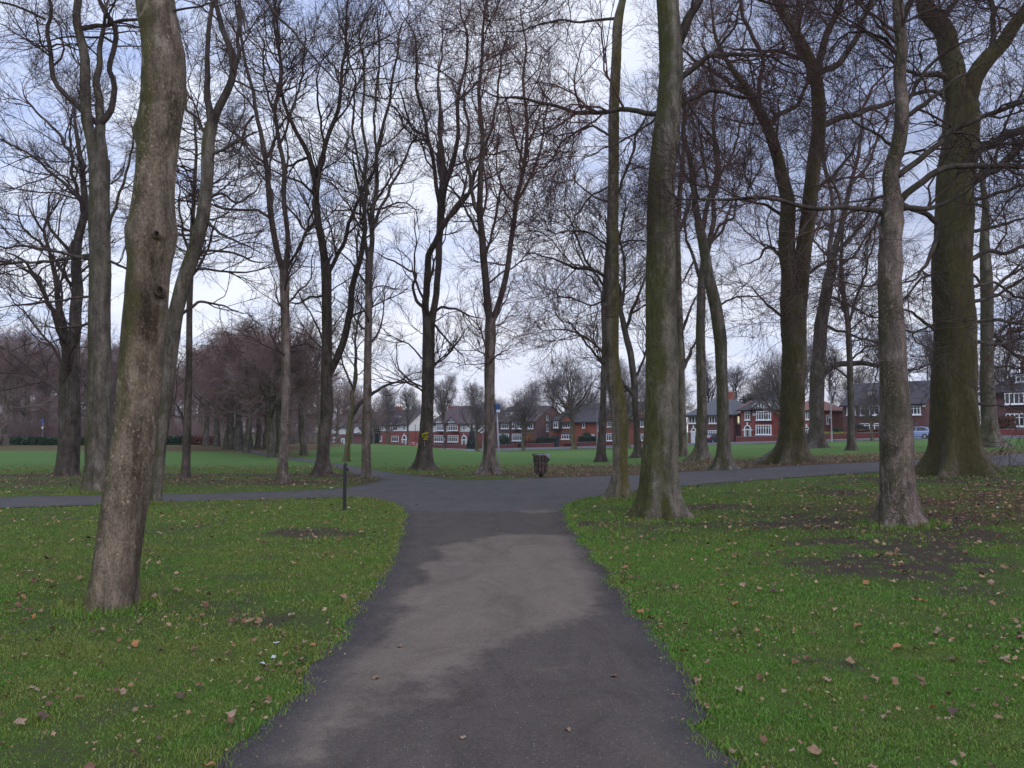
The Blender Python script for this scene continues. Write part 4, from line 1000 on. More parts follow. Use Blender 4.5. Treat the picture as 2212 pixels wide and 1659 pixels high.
for (px, py, m_i, s) in [(810,1470,0,.075),(1325,1466,1,.06),(645,1456,1,.085),(862,1402,0,.06),(1075,1146,0,.09),(714,1415,0,.06),(728,1379,0,.05),(884,1254,1,.05),(1228,1583,0,.05),(1000,1600,2,.05),(900,1092,3,.09),(1362,1312,3,.08)]:
    p = hit(px, py); g_i = int(r.integers(0, 7)); Vg, Qg, Tg = LG[g_i]
    key = (g_i, m_i)
    if key in SEEN: o = SEEN[key].copy(); COL.objects.link(o)
    else: o = SEEN[key] = np_mesh('fallen_leaf', Vg, Qg, LEAFM[m_i], T=Tg)
    o.location = (p[0], p[1], p[2] + 0.013); o.rotation_euler = (r.normal() * 0.1, r.normal() * 0.1, r.random() * 6.28); o.scale = (s,) * 3
    tag(o, 'dead leaf lying on the tarmac of the path', 'leaf', 'fallen leaves on the tarmac')
for m_i in range(1):
    Vs, Qs, Ts, ns = [], [], [], 0
    tone = []
    for k in range(270, len(pts)):
        Vg, Qg, Tg = LG[r.integers(0, 7)]
        x, y = pts[k]; q = leaf_xf(Vg, x, y, sz[k], r, 0) + np.array([x, y, float(ground_h(x, y)) + 0.034])
        Vs.append(q); Qs.append(Qg + ns); Ts.append(Tg + ns); ns += len(q); tone.append(np.full(len(q), r.random()))
    n = NT('leaf_litter')
    n.color(n.ramp(n.attr('tone'), [(0.0, (0.07, 0.042, 0.028)), (0.3, (0.17, 0.09, 0.045)), (0.62, (0.25, 0.15, 0.078)), (1.0, (0.34, 0.23, 0.14))]))
    M['litter'] = n.m
    o = np_mesh('leaves', np.concatenate(Vs), np.concatenate(Qs), M['litter'], T=np.concatenate(Ts), attrs={'tone': np.concatenate(tone)})
    tag(o, 'small brown fallen leaves strewn over the lawns and verges', 'leaves', kind='stuff')
# ------------------------------------------------------------------ the street: line of house fronts, running away to the left
A_ = np.array([61.0, 95.0]); E_ = np.array([-72.0, 83.0]); E_ = -E_ / np.linalg.norm(E_); NY = np.array([-E_[1], E_[0]])
ANG = math.atan2(E_[1], E_[0])
def fpx(x, y, off=0.0):
    rr_ = ray(x, y); u = rr_[0]
    Y = (off + A_ @ NY) / (u * NY[0] + NY[1])
    p = CAM + rr_ * Y
    return (p[:2] - A_) @ E_, p[2], p
def side_px(x, y, s1):
    rr_ = ray(x, y); u = rr_[0]
    Y = (s1 + A_ @ E_) / (u * E_[0] + E_[1]); p = CAM + rr_ * Y
    return (p[:2] - A_) @ NY, p[2]
def world(s, d): return A_ + E_ * s + NY * d
def gz(s, d): w = world(s, d); return float(ground_h(w[0], w[1]))

def brick(name, c, mortar=(0.20, 0.17, 0.15), scale=1.0):
    n = NT(name)
    tc = n.node('ShaderNodeTexCoord'); sx = n.node('ShaderNodeSeparateXYZ'); n.link(tc.outputs['Object'], sx.inputs[0])
    cx = n.node('ShaderNodeCombineXYZ'); n.link(n.math('ADD', sx.outputs['X'], sx.outputs['Y']), cx.inputs[0]); n.link(sx.outputs['Z'], cx.inputs[1])
    b = n.node('ShaderNodeTexBrick'); n.link(cx.outputs[0], b.inputs['Vector'])
    b.inputs['Scale'].default_value = 4.4 / scale; b.inputs['Mortar Size'].default_value = 0.012; b.inputs['Mortar'].default_value = (*mortar, 1)
    b.inputs['Color1'].default_value = (*c, 1); b.inputs['Color2'].default_value = (c[0] * .7, c[1] * .68, c[2] * .7, 1)
    f = n.noise(0.8, 5, 0.7)
    n.color(n.mix(0.8, b.outputs['Color'], n.ramp(f, [(0.3, (0.72, 0.72, 0.74)), (0.7, (1.2, 1.18, 1.15))]), 'MULTIPLY'))
    return n.m
def tiles(name, c):
    n = NT(name)
    tc = n.node('ShaderNodeTexCoord'); w = n.node('ShaderNodeTexWave', wave_type='BANDS', bands_direction='Z'); n.link(tc.outputs['Object'], w.inputs['Vector'])
    w.inputs['Scale'].default_value = 2.6; w.inputs['Distortion'].default_value = 0.6
    f = n.noise(1.3, 6, 0.75); f2 = n.noise(9, 4, 0.7)
    k = n.ramp(n.math('ADD', n.math('MULTIPLY', f, .6), n.math('MULTIPLY', f2, .4)), [(0.3, tuple(x * .62 for x in c)), (0.7, tuple(x * 1.35 for x in c))])
    n.color(n.mix(0.35, k, w.outputs['Color'], 'MULTIPLY')); n.b.inputs['Roughness'].default_value = 0.8
    return n.m
M['brick_red'] = brick('brick_red', (0.29, 0.068, 0.046)); M['brick_brown'] = brick('brick_brown', (0.175, 0.062, 0.052))
M['brick_orange'] = brick('brick_orange', (0.34, 0.084, 0.044)); M['brick_plum'] = brick('brick_plum', (0.135, 0.058, 0.054))
M['brick_wall'] = brick('brick_garden', (0.20, 0.042, 0.034))
M['render'] = plain('white_render', (0.66, 0.65, 0.63), 0.9, 0.1, 1.5)
M['upvc'] = plain('white_frame', (0.80, 0.80, 0.80), 0.5, 0.05, 2)
M['timber'] = plain('black_timber', (0.02, 0.018, 0.016), 0.7, 0.3, 4)
M['roof_brown'] = tiles('roof_brown', (0.095, 0.062, 0.055)); M['roof_slate'] = tiles('roof_slate', (0.055, 0.047, 0.044)); M['roof_grey'] = tiles('roof_grey', (0.10, 0.10, 0.098))
M['roof_red'] = tiles('roof_red', (0.20, 0.095, 0.068)); M['tile_dark'] = tiles('tile_hung_dark', (0.045, 0.042, 0.048))
M['door_dark'] = plain('door_dark', (0.10, 0.05, 0.03), 0.5, 0.3, 6); M['door_blue'] = plain('door_blue', (0.035, 0.06, 0.085), 0.5, 0.2, 3); M['door_white'] = plain('door_white', (0.72, 0.72, 0.72), 0.4, 0.1, 3)
n = NT('window_glass'); n.b.inputs['Roughness'].default_value = 0.06; n.b.inputs['Specular IOR Level'].default_value = 0.6
n.color(n.ramp(n.noise(0.9, 3), [(0.35, (0.018, 0.018, 0.022)), (0.65, (0.10, 0.085, 0.082))])); M['glass'] = n.m
n = NT('lit_blind'); n.color((0.85, 0.78, 0.5)); n.b.inputs['Emission Color'].default_value = (1, 0.9, 0.55, 1); n.b.inputs['Emission Strength'].default_value = 0.55; M['lit'] = n.m
n = NT('red_glass'); n.color((0.45, 0.10, 0.05)); n.b.inputs['Roughness'].default_value = 0.1; M['redglass'] = n.m

def frame(root, s0, s1, z0, z1, cols=3, d=0.0, tr=0.68, bar=0.10, pane='glass', sill=True, mat='upvc', top=None):
    m = MB(); y0, y1 = d - 0.09, d + 0.03
    m.box(s0, s0 + bar, y0, y1, z0, z1).box(s1 - bar, s1, y0, y1, z0, z1).box(s0 + bar, s1 - bar, y0, y1, z1 - bar, z1).box(s0 + bar, s1 - bar, y0, y1, z0, z0 + bar)
    w = (s1 - s0)
    for i in range(1, cols):
        c = s0 + w * i / cols; m.box(c - bar * .45, c + bar * .45, y0 + .01, y1, z0 + bar, z1 - bar)
    if tr:
        zt = z0 + (z1 - z0) * tr
        for i in range(cols):
            a = s0 + w * i / cols + (bar if i == 0 else bar * .45); b = s0 + w * (i + 1) / cols - (bar if i == cols - 1 else bar * .45)
            m.box(a, b, y0 + .02, y1, zt - bar * .35, zt + bar * .35)
    o = m.build('window', M[mat], root)
    MB().box(s0 + bar * .5, s1 - bar * .5, d - 0.03, d + 0.015, z0 + bar * .5, z1 - bar * .5).build('pane', M[pane], o)
    if top: MB().box(s0 + bar, s1 - bar, d - 0.045, d - 0.031, z0 + (z1 - z0) * tr, z1 - bar).build('pane', M[top], o)
    if sill: MB().box(s0 - .1, s1 + .1, d - 0.17, d + 0.02, z0 - .13, z0 - .004).build('sill', M['upvc'], o)
    return o

def slab_roof(m, s0, s1, d0, d1, ze, zr, t=0.16):
    """gable roof running along s: two slabs"""
    dm = (d0 + d1) / 2
    for a, b in ((d0, dm), (d1, dm)):
        vs = [(s0, a, ze), (s1, a, ze), (s1, b, zr), (s0, b, zr), (s0, a, ze - t), (s1, a, ze - t), (s1, b, zr - t), (s0, b, zr - t)]
        f = [(0, 1, 2, 3), (7, 6, 5, 4), (0, 4, 5, 1), (1, 5, 6, 2), (2, 6, 7, 3), (3, 7, 4, 0)]
        if a == d1: f = [tuple(reversed(q)) for q in f]
        m.add(vs, f)
def hip_roof(m, s0, s1, d0, d1, ze, zr, i0, i1, t=0.14):
    dm = (d0 + d1) / 2
    vs = [(s0, d0, ze), (s1, d0, ze), (s1, d1, ze), (s0, d1, ze), (s0 + i0, dm, zr), (s1 - i1, dm, zr), (s0, d0, ze - t), (s1, d0, ze - t), (s1, d1, ze - t), (s0, d1, ze - t)]
    m.add(vs, [(0, 1, 5, 4), (1, 2, 5), (2, 3, 4, 5), (3, 0, 4), (6, 7, 1, 0), (7, 8, 2, 1), (8, 9, 3, 2), (9, 6, 0, 3), (9, 8, 7, 6)])

class House:
    def __init__(s, label, x0, x1, ye, yr, wall, roof, depth=9.0, kind='hip', i0=3.2, i1=3.2, upper=None, yu=None, xm=None, setback=0.0):
        s.dep = depth; s.off = setback
        s.s0, _, _ = fpx(x0, 915, setback); s.s1, _, _ = fpx(x1, 915, setback)
        xm = xm or (x0 + x1) / 2
        _, s.ze, p = fpx(xm, ye, setback); _, s.zr, _ = fpx(xm, yr, setback + depth / 2)
        w0 = world(s.s0, setback); s.zb = min(gz(s.s0, setback), gz(s.s1, setback), gz((s.s0 + s.s1) / 2, setback))
        s.zb = min(s.zb, s.ze - 4.9)
        s.root = empty('house', (w0[0], w0[1], s.zb), ANG); tag(s.root, label, 'house')
        s.L = s.s1 - s.s0; s.H = s.ze - s.zb; s.Rz = s.zr - s.zb
        m = MB(); L, H, D = s.L, s.H, depth
        if kind == 'gable':
            a = [(0, -1.2), (D, -1.2), (D, H), (D / 2, s.Rz - .12), (0, H)]
            n_ = len(a); vs = [(0, y, z) for y, z in a] + [(L, y, z) for y, z in a]
            m.add(vs, [tuple(reversed(range(n_))), tuple(range(n_, 2 * n_))] + [(i, (i + 1) % n_, (i + 1) % n_ + n_, i + n_) for i in range(n_)])
        else: m.box(0, L, 0, D, -1.2, H)
        m.build('wall', M[wall], s.root)
        r_ = MB()
        if kind == 'gable': slab_roof(r_, -.3, L + .3, -.45, D + .45, H - .05, s.Rz)
        else: hip_roof(r_, -.45, L + .45, -.45, D + .45, H + .02, s.Rz, i0, i1)
        s.roof = r_.build('roof', M[roof], s.root)
        g = MB(); g.box(-.3, L + .3, -.58, -.46, H - .16, H - .03); g.build('gutter', M['timber'], s.root)
        if upper:
            zu = fpx(xm, yu, setback)[1] - s.zb
            u = MB(); u.box(-.03, L + .03, -.04, -.003, zu, H - .18); u.box(L + .003, L + .04, -.003, D, zu, H - .18)
            if kind == 'gable': u.add([(L + .004, 0, H - .18), (L + .004, D, H - .18), (L + .004, D / 2, s.Rz - .2), (L + .04, 0, H - .18), (L + .04, D, H - .18), (L + .04, D / 2, s.Rz - .2)], [(3, 4, 5), (2, 1, 0), (0, 3, 5, 2), (1, 2, 5, 4)])
            u.build('upper_wall', M[upper], s.root)
    def pt(s, x, y, d=0.0):
        a, z, _ = fpx(x, y, s.off + d); return a - s.s0, z - s.zb
    def win(s, x0, x1, y0, y1, cols=3, d=-.045, **k):
        a, z1 = s.pt(x0, y0, d); b, _ = s.pt(x1, y0, d); _, z0 = s.pt((x0 + x1) / 2, y1, d)
        return frame(s.root, a, b, z0, max(z1, z0 + .6), cols, d, **k)
    def bay(s, x0, x1, y0, y1, yb, cols=4, out=0.6, wall='brick_red', roof=None, yt=None, **k):
        a, _ = s.pt(x0, y0, -out); b, _ = s.pt(x1, y0, -out); _, zb_ = s.pt((x0 + x1) / 2, yb, -out); _, z1 = s.pt((x0 + x1) / 2, y0, -out)
        top = z1 + .12
        b_ = s.win(x0, x1, y0, y1, cols, d=-out - .03, **k)
        MB().box(a - .12, b + .12, -out, -.045, zb_, top).build('bay', M[wall], s.root)
        if roof:
            r_ = MB(); h = .55
            r_.add([(a - .3, -out - .25, top), (b + .3, -out - .25, top), (b + .3, -.05, top), (a - .3, -.05, top), (a, -.05, top + h), (b, -.05, top + h)], [(0, 1, 5, 4), (1, 2, 5), (3, 0, 4), (2, 3, 4, 5), (3, 2, 1, 0)])
            r_.build('bay_roof', M[roof], s.root)
    def door(s, x0, x1, y0, y1, arch=True, mat='door_dark', frame_mat='upvc', d=-.045):
        a, z1 = s.pt(x0, y0, d); b, _ = s.pt(x1, y0, d); z0 = min(s.pt(x0, y1, d)[1], z1 - 2.3)
        w = b - a; c = (a + b) / 2; m = MB(); bar = w * .13
        zs = z1 - w / 2 if arch else z1
        m.box(a, a + bar, d - .1, d + .02, z0, zs).box(b - bar, b, d - .1, d + .02, z0, zs).box(a + bar, b - bar, d - .1, d + .02, zs - bar, zs)
        m.box(c - w * .26, c - w * .18, d - .1, d + .02, z0, zs - bar).box(c + w * .18, c + w * .26, d - .1, d + .02, z0, zs - bar)
        if arch:
            for i in range(10):
                t0, t1 = math.pi * i / 10, math.pi * (i + 1) / 10; R, q = w / 2, w / 2 - bar
                pts = [(c + q * math.cos(t0), zs + q * math.sin(t0)), (c + R * math.cos(t0), zs + R * math.sin(t0)), (c + R * math.cos(t1), zs + R * math.sin(t1)), (c + q * math.cos(t1), zs + q * math.sin(t1))]
                m.prism(pts, d - .1, d + .02)
            m.box(c - .1, c + .1, d - .14, d - .101, zs + w / 2 - .05, zs + w / 2 + .4)
            m.box(a - .3, a - .01, d - .1, d, zs - .25, zs - .1).box(b + .01, b + .3, d - .1, d, zs - .25, zs - .1)
        o = m.build('door_frame', M[frame_mat], s.root)
        q = MB()
        if arch: q.prism([(c + (w / 2 - bar * .5) * math.cos(math.pi * i / 10), zs + (w / 2 - bar * .5) * math.sin(math.pi * i / 10)) for i in range(11)], d - .04, d + .01)
        q.box(a + bar * .5, b - bar * .5, d - .04, d + .01, z0, zs - bar * .5 if not arch else zs - .01)
        q.build('pane', M['glass'], o)
        MB().box(c - w * .18, c + w * .18, d - .07, d - .041, z0, zs - bar).build('door', M[mat], s.root)
    def gable(s, x0, x1, yb, ya, timbers=5, out=0.62, mat='render', roof='roof_brown', arch=False):
        a, zb_ = s.pt(x0, yb, -out); b, _ = s.pt(x1, yb, -out); _, za = s.pt((x0 + x1) / 2, ya, -out); c = (a + b) / 2
        if arch: pts = [(a, zb_), (b, zb_)] + [(c + (b - a) / 2 * math.cos(t) , zb_ + (za - zb_) * (math.sin(t) ** 0.8)) for t in np.linspace(0.12, math.pi - 0.12, 11)]
        else: pts = [(a, zb_), (b, zb_), (c, za)]
        MB().prism(pts, -out, -out + .25).build('gable', M[mat], s.root)
        t = MB(); t.box(a - .1, b + .1, -out - .05, -out - .003, zb_ - .12, zb_ + .1)
        for i in range(1, timbers):
            x = a + (b - a) * i / timbers; f = 1 - abs((x - c) / ((b - a) / 2)); h = (za - zb_) * ((1 - (1 - f) ** 2) ** .45 if arch else f) - .08
            t.box(x - .07, x + .07, -out - .04, -out - .003, zb_ + .1, zb_ + max(h, .15))
        if not arch: t.box(c - (b - a) * .27, c + (b - a) * .27, -out - .03, -out - .002, zb_ + (za - zb_) * .42, zb_ + (za - zb_) * .42 + .12)
        if timbers: t.build('timber', M['timber'], s.root)
        r_ = MB(); w = (b - a) / 2 + .35; tk = .16; back = s.dep * .45
        for sg in (-1, 1):
            zt = za + .16
            sl = (za - zb_) / ((b - a) / 2)
            vs = [(c + sg * w, -out - .2, zt - sl * w), (c, -out - .2, zt), (c, back, zt), (c + sg * w, back, zt - sl * w)]
            vs += [(x, y, z - tk) for x, y, z in vs]
            f = [(0, 1, 2, 3), (7, 6, 5, 4), (0, 4, 5, 1), (1, 5, 6, 2), (2, 6, 7, 3), (3, 7, 4, 0)]
            if sg > 0: f = [tuple(reversed(q)) for q in f]
            r_.add(vs, f)
        r_.build('gable_roof', M[roof], s.root)
    def chimney(s, x0, x1, y0, mat='brick_orange', d=None):
        d = s.dep / 2 if d is None else d
        a, z1 = s.pt(x0, y0, d); b, _ = s.pt(x1, y0, d); b = max(b, a + .7)
        o = MB().box(a, b, d - .4, d + .4, s.H * .8, z1).box(a - .06, b + .06, d - .46, d + .46, z1 + .002, z1 + .12).build('chimney', M[mat], s.roof)
        p = MB(); k = 3
        for i in range(k): x = a + (b - a) * (i + .5) / k; p.cyl((x, d, z1 + .12), (x, d, z1 + .55), .13, .11, 8)
        p.build('chimney_pot', M['brick_orange'], o)
    def dormer(s, x0, x1, y0, y1, mat='roof_slate', d=1.6, cheek='render'):
        a, z1 = s.pt(x0, y0, d); b, _ = s.pt(x1, y0, d); _, z0 = s.pt((x0 + x1) / 2, y1, d)
        w = frame(s.root, a, b, z0, z1, 2, d - .02, sill=True)
        MB().box(a - .08, b + .08, d + .02, d + 2.6, z0 - .3, z1 + .03).build('dormer', M[cheek], s.root)
        MB().box(a - .25, b + .25, d - .25, d + 2.7, z1 + .04, z1 + .2).build('dormer_roof', M[mat], s.root)
    def side_win(s, x0, x1, y0, y1, cols=1):
        a, z1 = side_px(x0, y0, s.s1); b, _ = side_px(x1, y0, s.s1); _, z0 = side_px((x0 + x1) / 2, y1, s.s1)
        a -= s.off; b -= s.off; z0 -= s.zb; z1 -= s.zb; a, b = max(.3, min(a, b)), min(max(a, b, a + .5), s.dep - .2)
        m = MB(); x = s.L; bar = .12
        m.box(x - .02, x + .08, a, a + bar, z0, z1).box(x - .02, x + .08, b - bar, b, z0, z1).box(x - .02, x + .08, a + bar, b - bar, z0, z0 + bar).box(x - .02, x + .08, a + bar, b - bar, z1 - bar, z1)
        o = m.build('window', M['upvc'], s.root)
        MB().box(x - .01, x + .03, a + bar * .5, b - bar * .5, z0 + bar * .5, z1 - bar * .5).build('pane', M['glass'], o)
        MB().box(x + .001, x + .14, a - .1, b + .1, z0 - .13, z0 - .003).build('sill', M['upvc'], o)

h = House('low house with a white gable and small door at the far left of the row', 706, 783, 923, 884, 'brick_brown', 'roof_brown', kind='hip', upper='render', yu=938)
h.win(720, 728, 944, 955, 3); h.door(737.5, 744.5, 946.5, 958, arch=False, mat='door_blue'); h.gable(758, 784, 936, 918, 0, mat='render'); h.chimney(764, 772, 882)
h = House('white and red brick house behind the green mound, with a dormer in its brown roof', 803, 884, 917.6, 887, 'brick_red', 'roof_brown', kind='gable', upper='render', yu=931)
h.win(812, 829, 918.6, 930, 4, top='redglass'); h.win(839, 859, 918.6, 930, 4); h.win(871, 876.5, 919.5, 930, 2); h.win(815, 825, 942, 953, 3); h.win(846.5, 861, 941.5, 953.5, 3); h.door(868.6, 878.6, 939, 960); h.dormer(853, 863, 898, 906.5); h.chimney(855, 867, 880)
h = House('half-timbered white and red semi-detached house with two pointed gables', 927, 1016, 916, 878, 'brick_red', 'roof_brown', kind='hip', i0=4.5, i1=4.5, upper='render', yu=933)
h.bay(938.5, 960, 940.5, 954.5, 960, 5, roof=None); h.bay(968, 989.5, 940.5, 954.5, 960, 5); h.bay(943, 959, 917.6, 930, 933, 4, wall='brick_red'); h.bay(968.5, 988.5, 917.6, 930, 933, 4, wall='brick_red')
h.win(1000, 1006.8, 918, 929, 2); h.door(997.5, 1008.3, 940, 961); h.gable(937, 957, 915, 902.5, 5); h.gable(963, 987, 915, 901.5, 6); h.chimney(971, 982, 879)
h.side_win(1038, 1042, 919, 934)
h = House('dark brown brick house with two small dormers, right of the blue signpost', 1066, 1157, 911, 878.5, 'brick_plum', 'roof_brown', kind='gable')
h.win(1082.7, 1099.4, 913, 925.9, 4); h.bay(1106.7, 1127.5, 913, 925.9, 928, 4, wall='brick_plum'); h.win(1141, 1151.5, 913, 925.9, 2); h.win(1078.6, 1099.4, 937, 950, 5); h.bay(1106.7, 1127.5, 937, 952, 960, 5, wall='brick_plum')
h.dormer(1093, 1102.5, 890, 898.5); h.dormer(1119.5, 1128.6, 890, 898.5); h.chimney(1114, 1122, 872); h.side_win(1180, 1184, 897, 907); h.side_win(1180, 1184, 917, 932)
h = House('orange-red brick house with a front gable and a dark tile-hung corner', 1186, 1289, 912, 873, 'brick_orange', 'roof_slate', kind='hip', i0=3.5, i1=4.0)
h.gable(1207, 1241, 911, 893.5, 0, out=.12, mat='brick_orange', roof='roof_slate'); h.win(1216, 1231.7, 911.5, 924, 3); h.bay(1213, 1234, 938, 948.5, 958, 4, wall='brick_orange', roof='roof_brown', top='redglass')
a, z1 = h.pt(1189, 908, -.9); b, z0 = h.pt(1207, 930, -.9); MB().box(a, b, -.9, -.05, z0, z1).build('hung_bay', M['tile_dark'], h.root)
h.win(1196, 1205.5, 911, 924, 2, d=-.95); a, z1 = h.pt(1191, 941); b, z0 = h.pt(1207, 961); MB().box(a, b, -.12, -.003, 0, z1).build('garage_door', M['door_blue'], h.root)
h.win(1258.5, 1263.5, 912, 924, 1); h.win(1278, 1284, 938, 947.5, 2); h.chimney(1223, 1230, 873); h.side_win(1291, 1297, 915, 931)
h = House('red gabled house half hidden behind the yellow-green mossy tree', 1300, 1402, 905, 868, 'brick_red', 'roof_slate', kind='hip')
h.gable(1307, 1329, 905, 886, 0, out=.12, mat='brick_orange', roof='roof_slate'); h.gable(1374, 1400, 905, 884, 0, out=.12, mat='brick_orange', roof='roof_slate')
h.win(1312, 1324, 908, 922, 3); h.bay(1310.5, 1325, 936, 952, 960, 3, wall='brick_red'); h.win(1380, 1394, 908, 922, 3); h.win(1380.5, 1390, 937, 951, 2); h.door(1349, 1356, 938, 960, arch=False); h.win(1382, 1392, 888.5, 894, 2, sill=False)
h = House('grey-roofed brick house with a white arched door, behind the bowed tree', 1486, 1583, 896.5, 861, 'brick_brown', 'roof_grey', kind='hip', i0=3.0, i1=3.5)
h.win(1488, 1508, 898.3, 914.5, 3, tr=0); h.win(1531.8, 1550, 898.3, 914.5, 3, tr=0); h.win(1529.7, 1551, 929.6, 942, 4); h.door(1493, 1504, 924, 957, mat='door_white'); h.chimney(1573, 1583, 853)
h = House('narrow dark red brick house with a bright cream blind in its upper window', 1583.5, 1599, 893, 866, 'brick_brown', 'roof_red', kind='hip', i0=1, i1=1, setback=1.5)
h.win(1590.5, 1598.5, 898.5, 914.5, 1, tr=0, pane='lit')
h = House('red brick house with a half-timbered arched gable and arched white door', 1600, 1678, 885, 845, 'brick_red', 'roof_slate', kind='hip', i0=3.5, i1=2.5)
h.gable(1623, 1665, 884, 868.5, 7, out=.75, roof='roof_brown', arch=True); h.win(1609, 1620.5, 889.5, 907, 2); h.bay(1634, 1665, 888.5, 907, 909, 6); h.bay(1632.8, 1666, 918, 938.6, 955, 6); h.door(1607.5, 1622.5, 918, 948)
a, z = h.pt(1627, 898); MB().box(a, a + .5, -.16, -.003, z, z + .45).build('alarm_box', M['upvc'], h.root); h.side_win(1684.5, 1691, 922, 938)
h = House('bright red brick house with a tan hipped roof right of the leaning tree', 1697, 1767, 886.5, 858, 'brick_orange', 'roof_red', kind='hip', i0=3.5, i1=3.5)
h.win(1705, 1722, 890, 906, 4); h.win(1740, 1757, 890, 906, 4); h.win(1704, 1724, 920, 938, 4); h.door(1738, 1748, 922, 944); h.side_win(1784.5, 1789, 896, 915.5); h.side_win(1791, 1795, 890.5, 902)
h = House('dark plum brick house with slate roof and arched brick porch behind the blue car', 1821, 1999, 873.5, 826, 'brick_plum', 'roof_slate', kind='gable', depth=10)
h.win(1829, 1848, 877, 896, 2); h.bay(1858, 1900, 876.7, 896.5, 899, 4, wall='tile_dark'); h.bay(1858, 1900, 914.6, 930, 944, 4, wall='brick_plum'); h.win(1966, 1988.5, 876.5, 895.5, 3); h.door(1966, 1990, 907, 945, frame_mat='brick_wall', mat='door_dark'); h.dormer(1876, 1884, 846, 856, d=2.0); h.win(1920, 1932, 877, 895, 2); h.chimney(1905, 1915, 815, mat='brick_plum')
a, z = h.pt(1993, 879); MB().box(a, a + .35, -.14, -.003, z, z + .35).build('alarm_box', M['upvc'], h.root)
h = House('dark brick house with white bay windows at the right edge of the view', 2131, 2290, 847.5, 796, 'brick_plum', 'roof_slate', kind='hip', depth=10, i0=4, i1=4, xm=2180)
h.win(2137, 2150.5, 850.5, 872.6, 2, tr=.5); h.bay(2170, 2222, 849.5, 872.6, 876, 5, wall='tile_dark', tr=0); h.bay(2172, 2222, 893.7, 921, 941, 5, wall='brick_plum'); h.dormer(2194, 2216, 809, 825, d=1.5, cheek='tile_dark'); h.chimney(2205, 2222, 786, mat='brick_plum')

# ------------------------------------------------------------------ road, pavement, kerb
def strip(d0, d1, s0=-190, s1=45): return [tuple(world(s, d0)) for s in np.linspace(s0, s1, 60)] + [tuple(world(s, d1)) for s in np.linspace(s1, s0, 60)]
M['road'] = plain('road_asphalt', (0.105, 0.105, 0.115), 0.7, 0.2, 0.7, 0.4); M['pave'] = plain('pavement', (0.20, 0.19, 0.18), 0.85, 0.2, 0.9)
sheet('road', strip(-13.5, -7.8), 2.0, 0.02, M['road']); sheet('pavement', strip(-7.6, -5.3), 2.0, 0.13, M['pave'])
k = MB()
for d in (-7.8, -13.7):
    ss = np.linspace(-190, 45, 120)
    for a, b in zip(ss[:-1], ss[1:]):
        P = [world(a, d), world(b, d), world(b, d + .2), world(a, d + .2)]; zz = [float(ground_h(*p)) for p in P]
        vs = [(p[0], p[1], z - .3) for p, z in zip(P, zz)] + [(p[0], p[1], z + .14) for p, z in zip(P, zz)]
        k.add(vs, [(3, 2, 1, 0), (4, 5, 6, 7), (0, 1, 5, 4), (2, 3, 7, 6)] )
tag(k.build('kerb', M['pave']), kind='structure')

# ------------------------------------------------------------------ garden walls and hedges
def garden_wall(label, x0, x1, h=0.85, d=-4.9):
    s0 = fpx(x0, 950, d)[0]; s1 = fpx(x1, 950, d)[0]; w = world(s0, d); zb = min(gz(s0, d), gz(s1, d)); zt = max(gz(s0, d), gz(s1, d)) - zb
    r_ = empty('garden_wall', (w[0], w[1], zb), ANG); tag(r_, label, 'wall', kind='thing')
    L = s1 - s0
    z1 = gz(s1, d) - zb; z0 = gz(s0, d) - zb
    m = MB(); m.add([(0, 0, -.6), (L, 0, -.6), (L, .22, -.6), (0, .22, -.6), (0, 0, z0 + h), (L, 0, z1 + h), (L, .22, z1 + h), (0, .22, z0 + h)], [(3, 2, 1, 0), (4, 5, 6, 7), (0, 1, 5, 4), (1, 2, 6, 5), (2, 3, 7, 6), (3, 0, 4, 7)])
    m.build('wall', M['brick_wall'], r_)
    c = MB(); c.add([(-.03, -.04, z0 + h + .002), (L + .03, -.04, z1 + h + .002), (L + .03, .26, z1 + h + .002), (-.03, .26, z0 + h + .002), (-.03, -.04, z0 + h + .08), (L + .03, -.04, z1 + h + .08), (L + .03, .26, z1 + h + .08), (-.03, .26, z0 + h + .08)], [(3, 2, 1, 0), (4, 5, 6, 7), (0, 1, 5, 4), (1, 2, 6, 5), (2, 3, 7, 6), (3, 0, 4, 7)])
    c.build('coping', M['pave'], r_)
    p = MB()
    for x, z in ((-.42, z0), (L + .02, z1)): p.box(x, x + .4, -.08, .3, -.6, z + h + .25)
    for x, z in ((-.42, z0), (L + .02, z1)):
        MB().box(x, x + .4, -.08, .3, -.6, z + h + .22).build('pillar', M['brick_wall'], r_)
for lb, x0, x1 in [('low red brick garden wall in front of the half-timbered white house', 932, 996), ('low brick garden wall in front of the dark brown brick house', 1070, 1112), ('red brick garden wall with a hedge on it, left of the big street tree', 1139, 1192), ('red brick garden wall in front of the orange-red house, right of the big street tree', 1247, 1290),
                   ('red brick garden wall in front of the arched-gable house', 1596, 1690), ('red brick garden wall under the yellow-topped hedge', 1768, 1835), ('red brick garden wall before the plum brick house', 1850, 1930), ('low brick garden wall under the russet hedge at the right edge', 2140, 2215), ('brick garden wall behind the green mound', 806, 868), ('brick garden wall in front of the low far left house', 660, 735)]:
    garden_wall(lb, x0, x1)

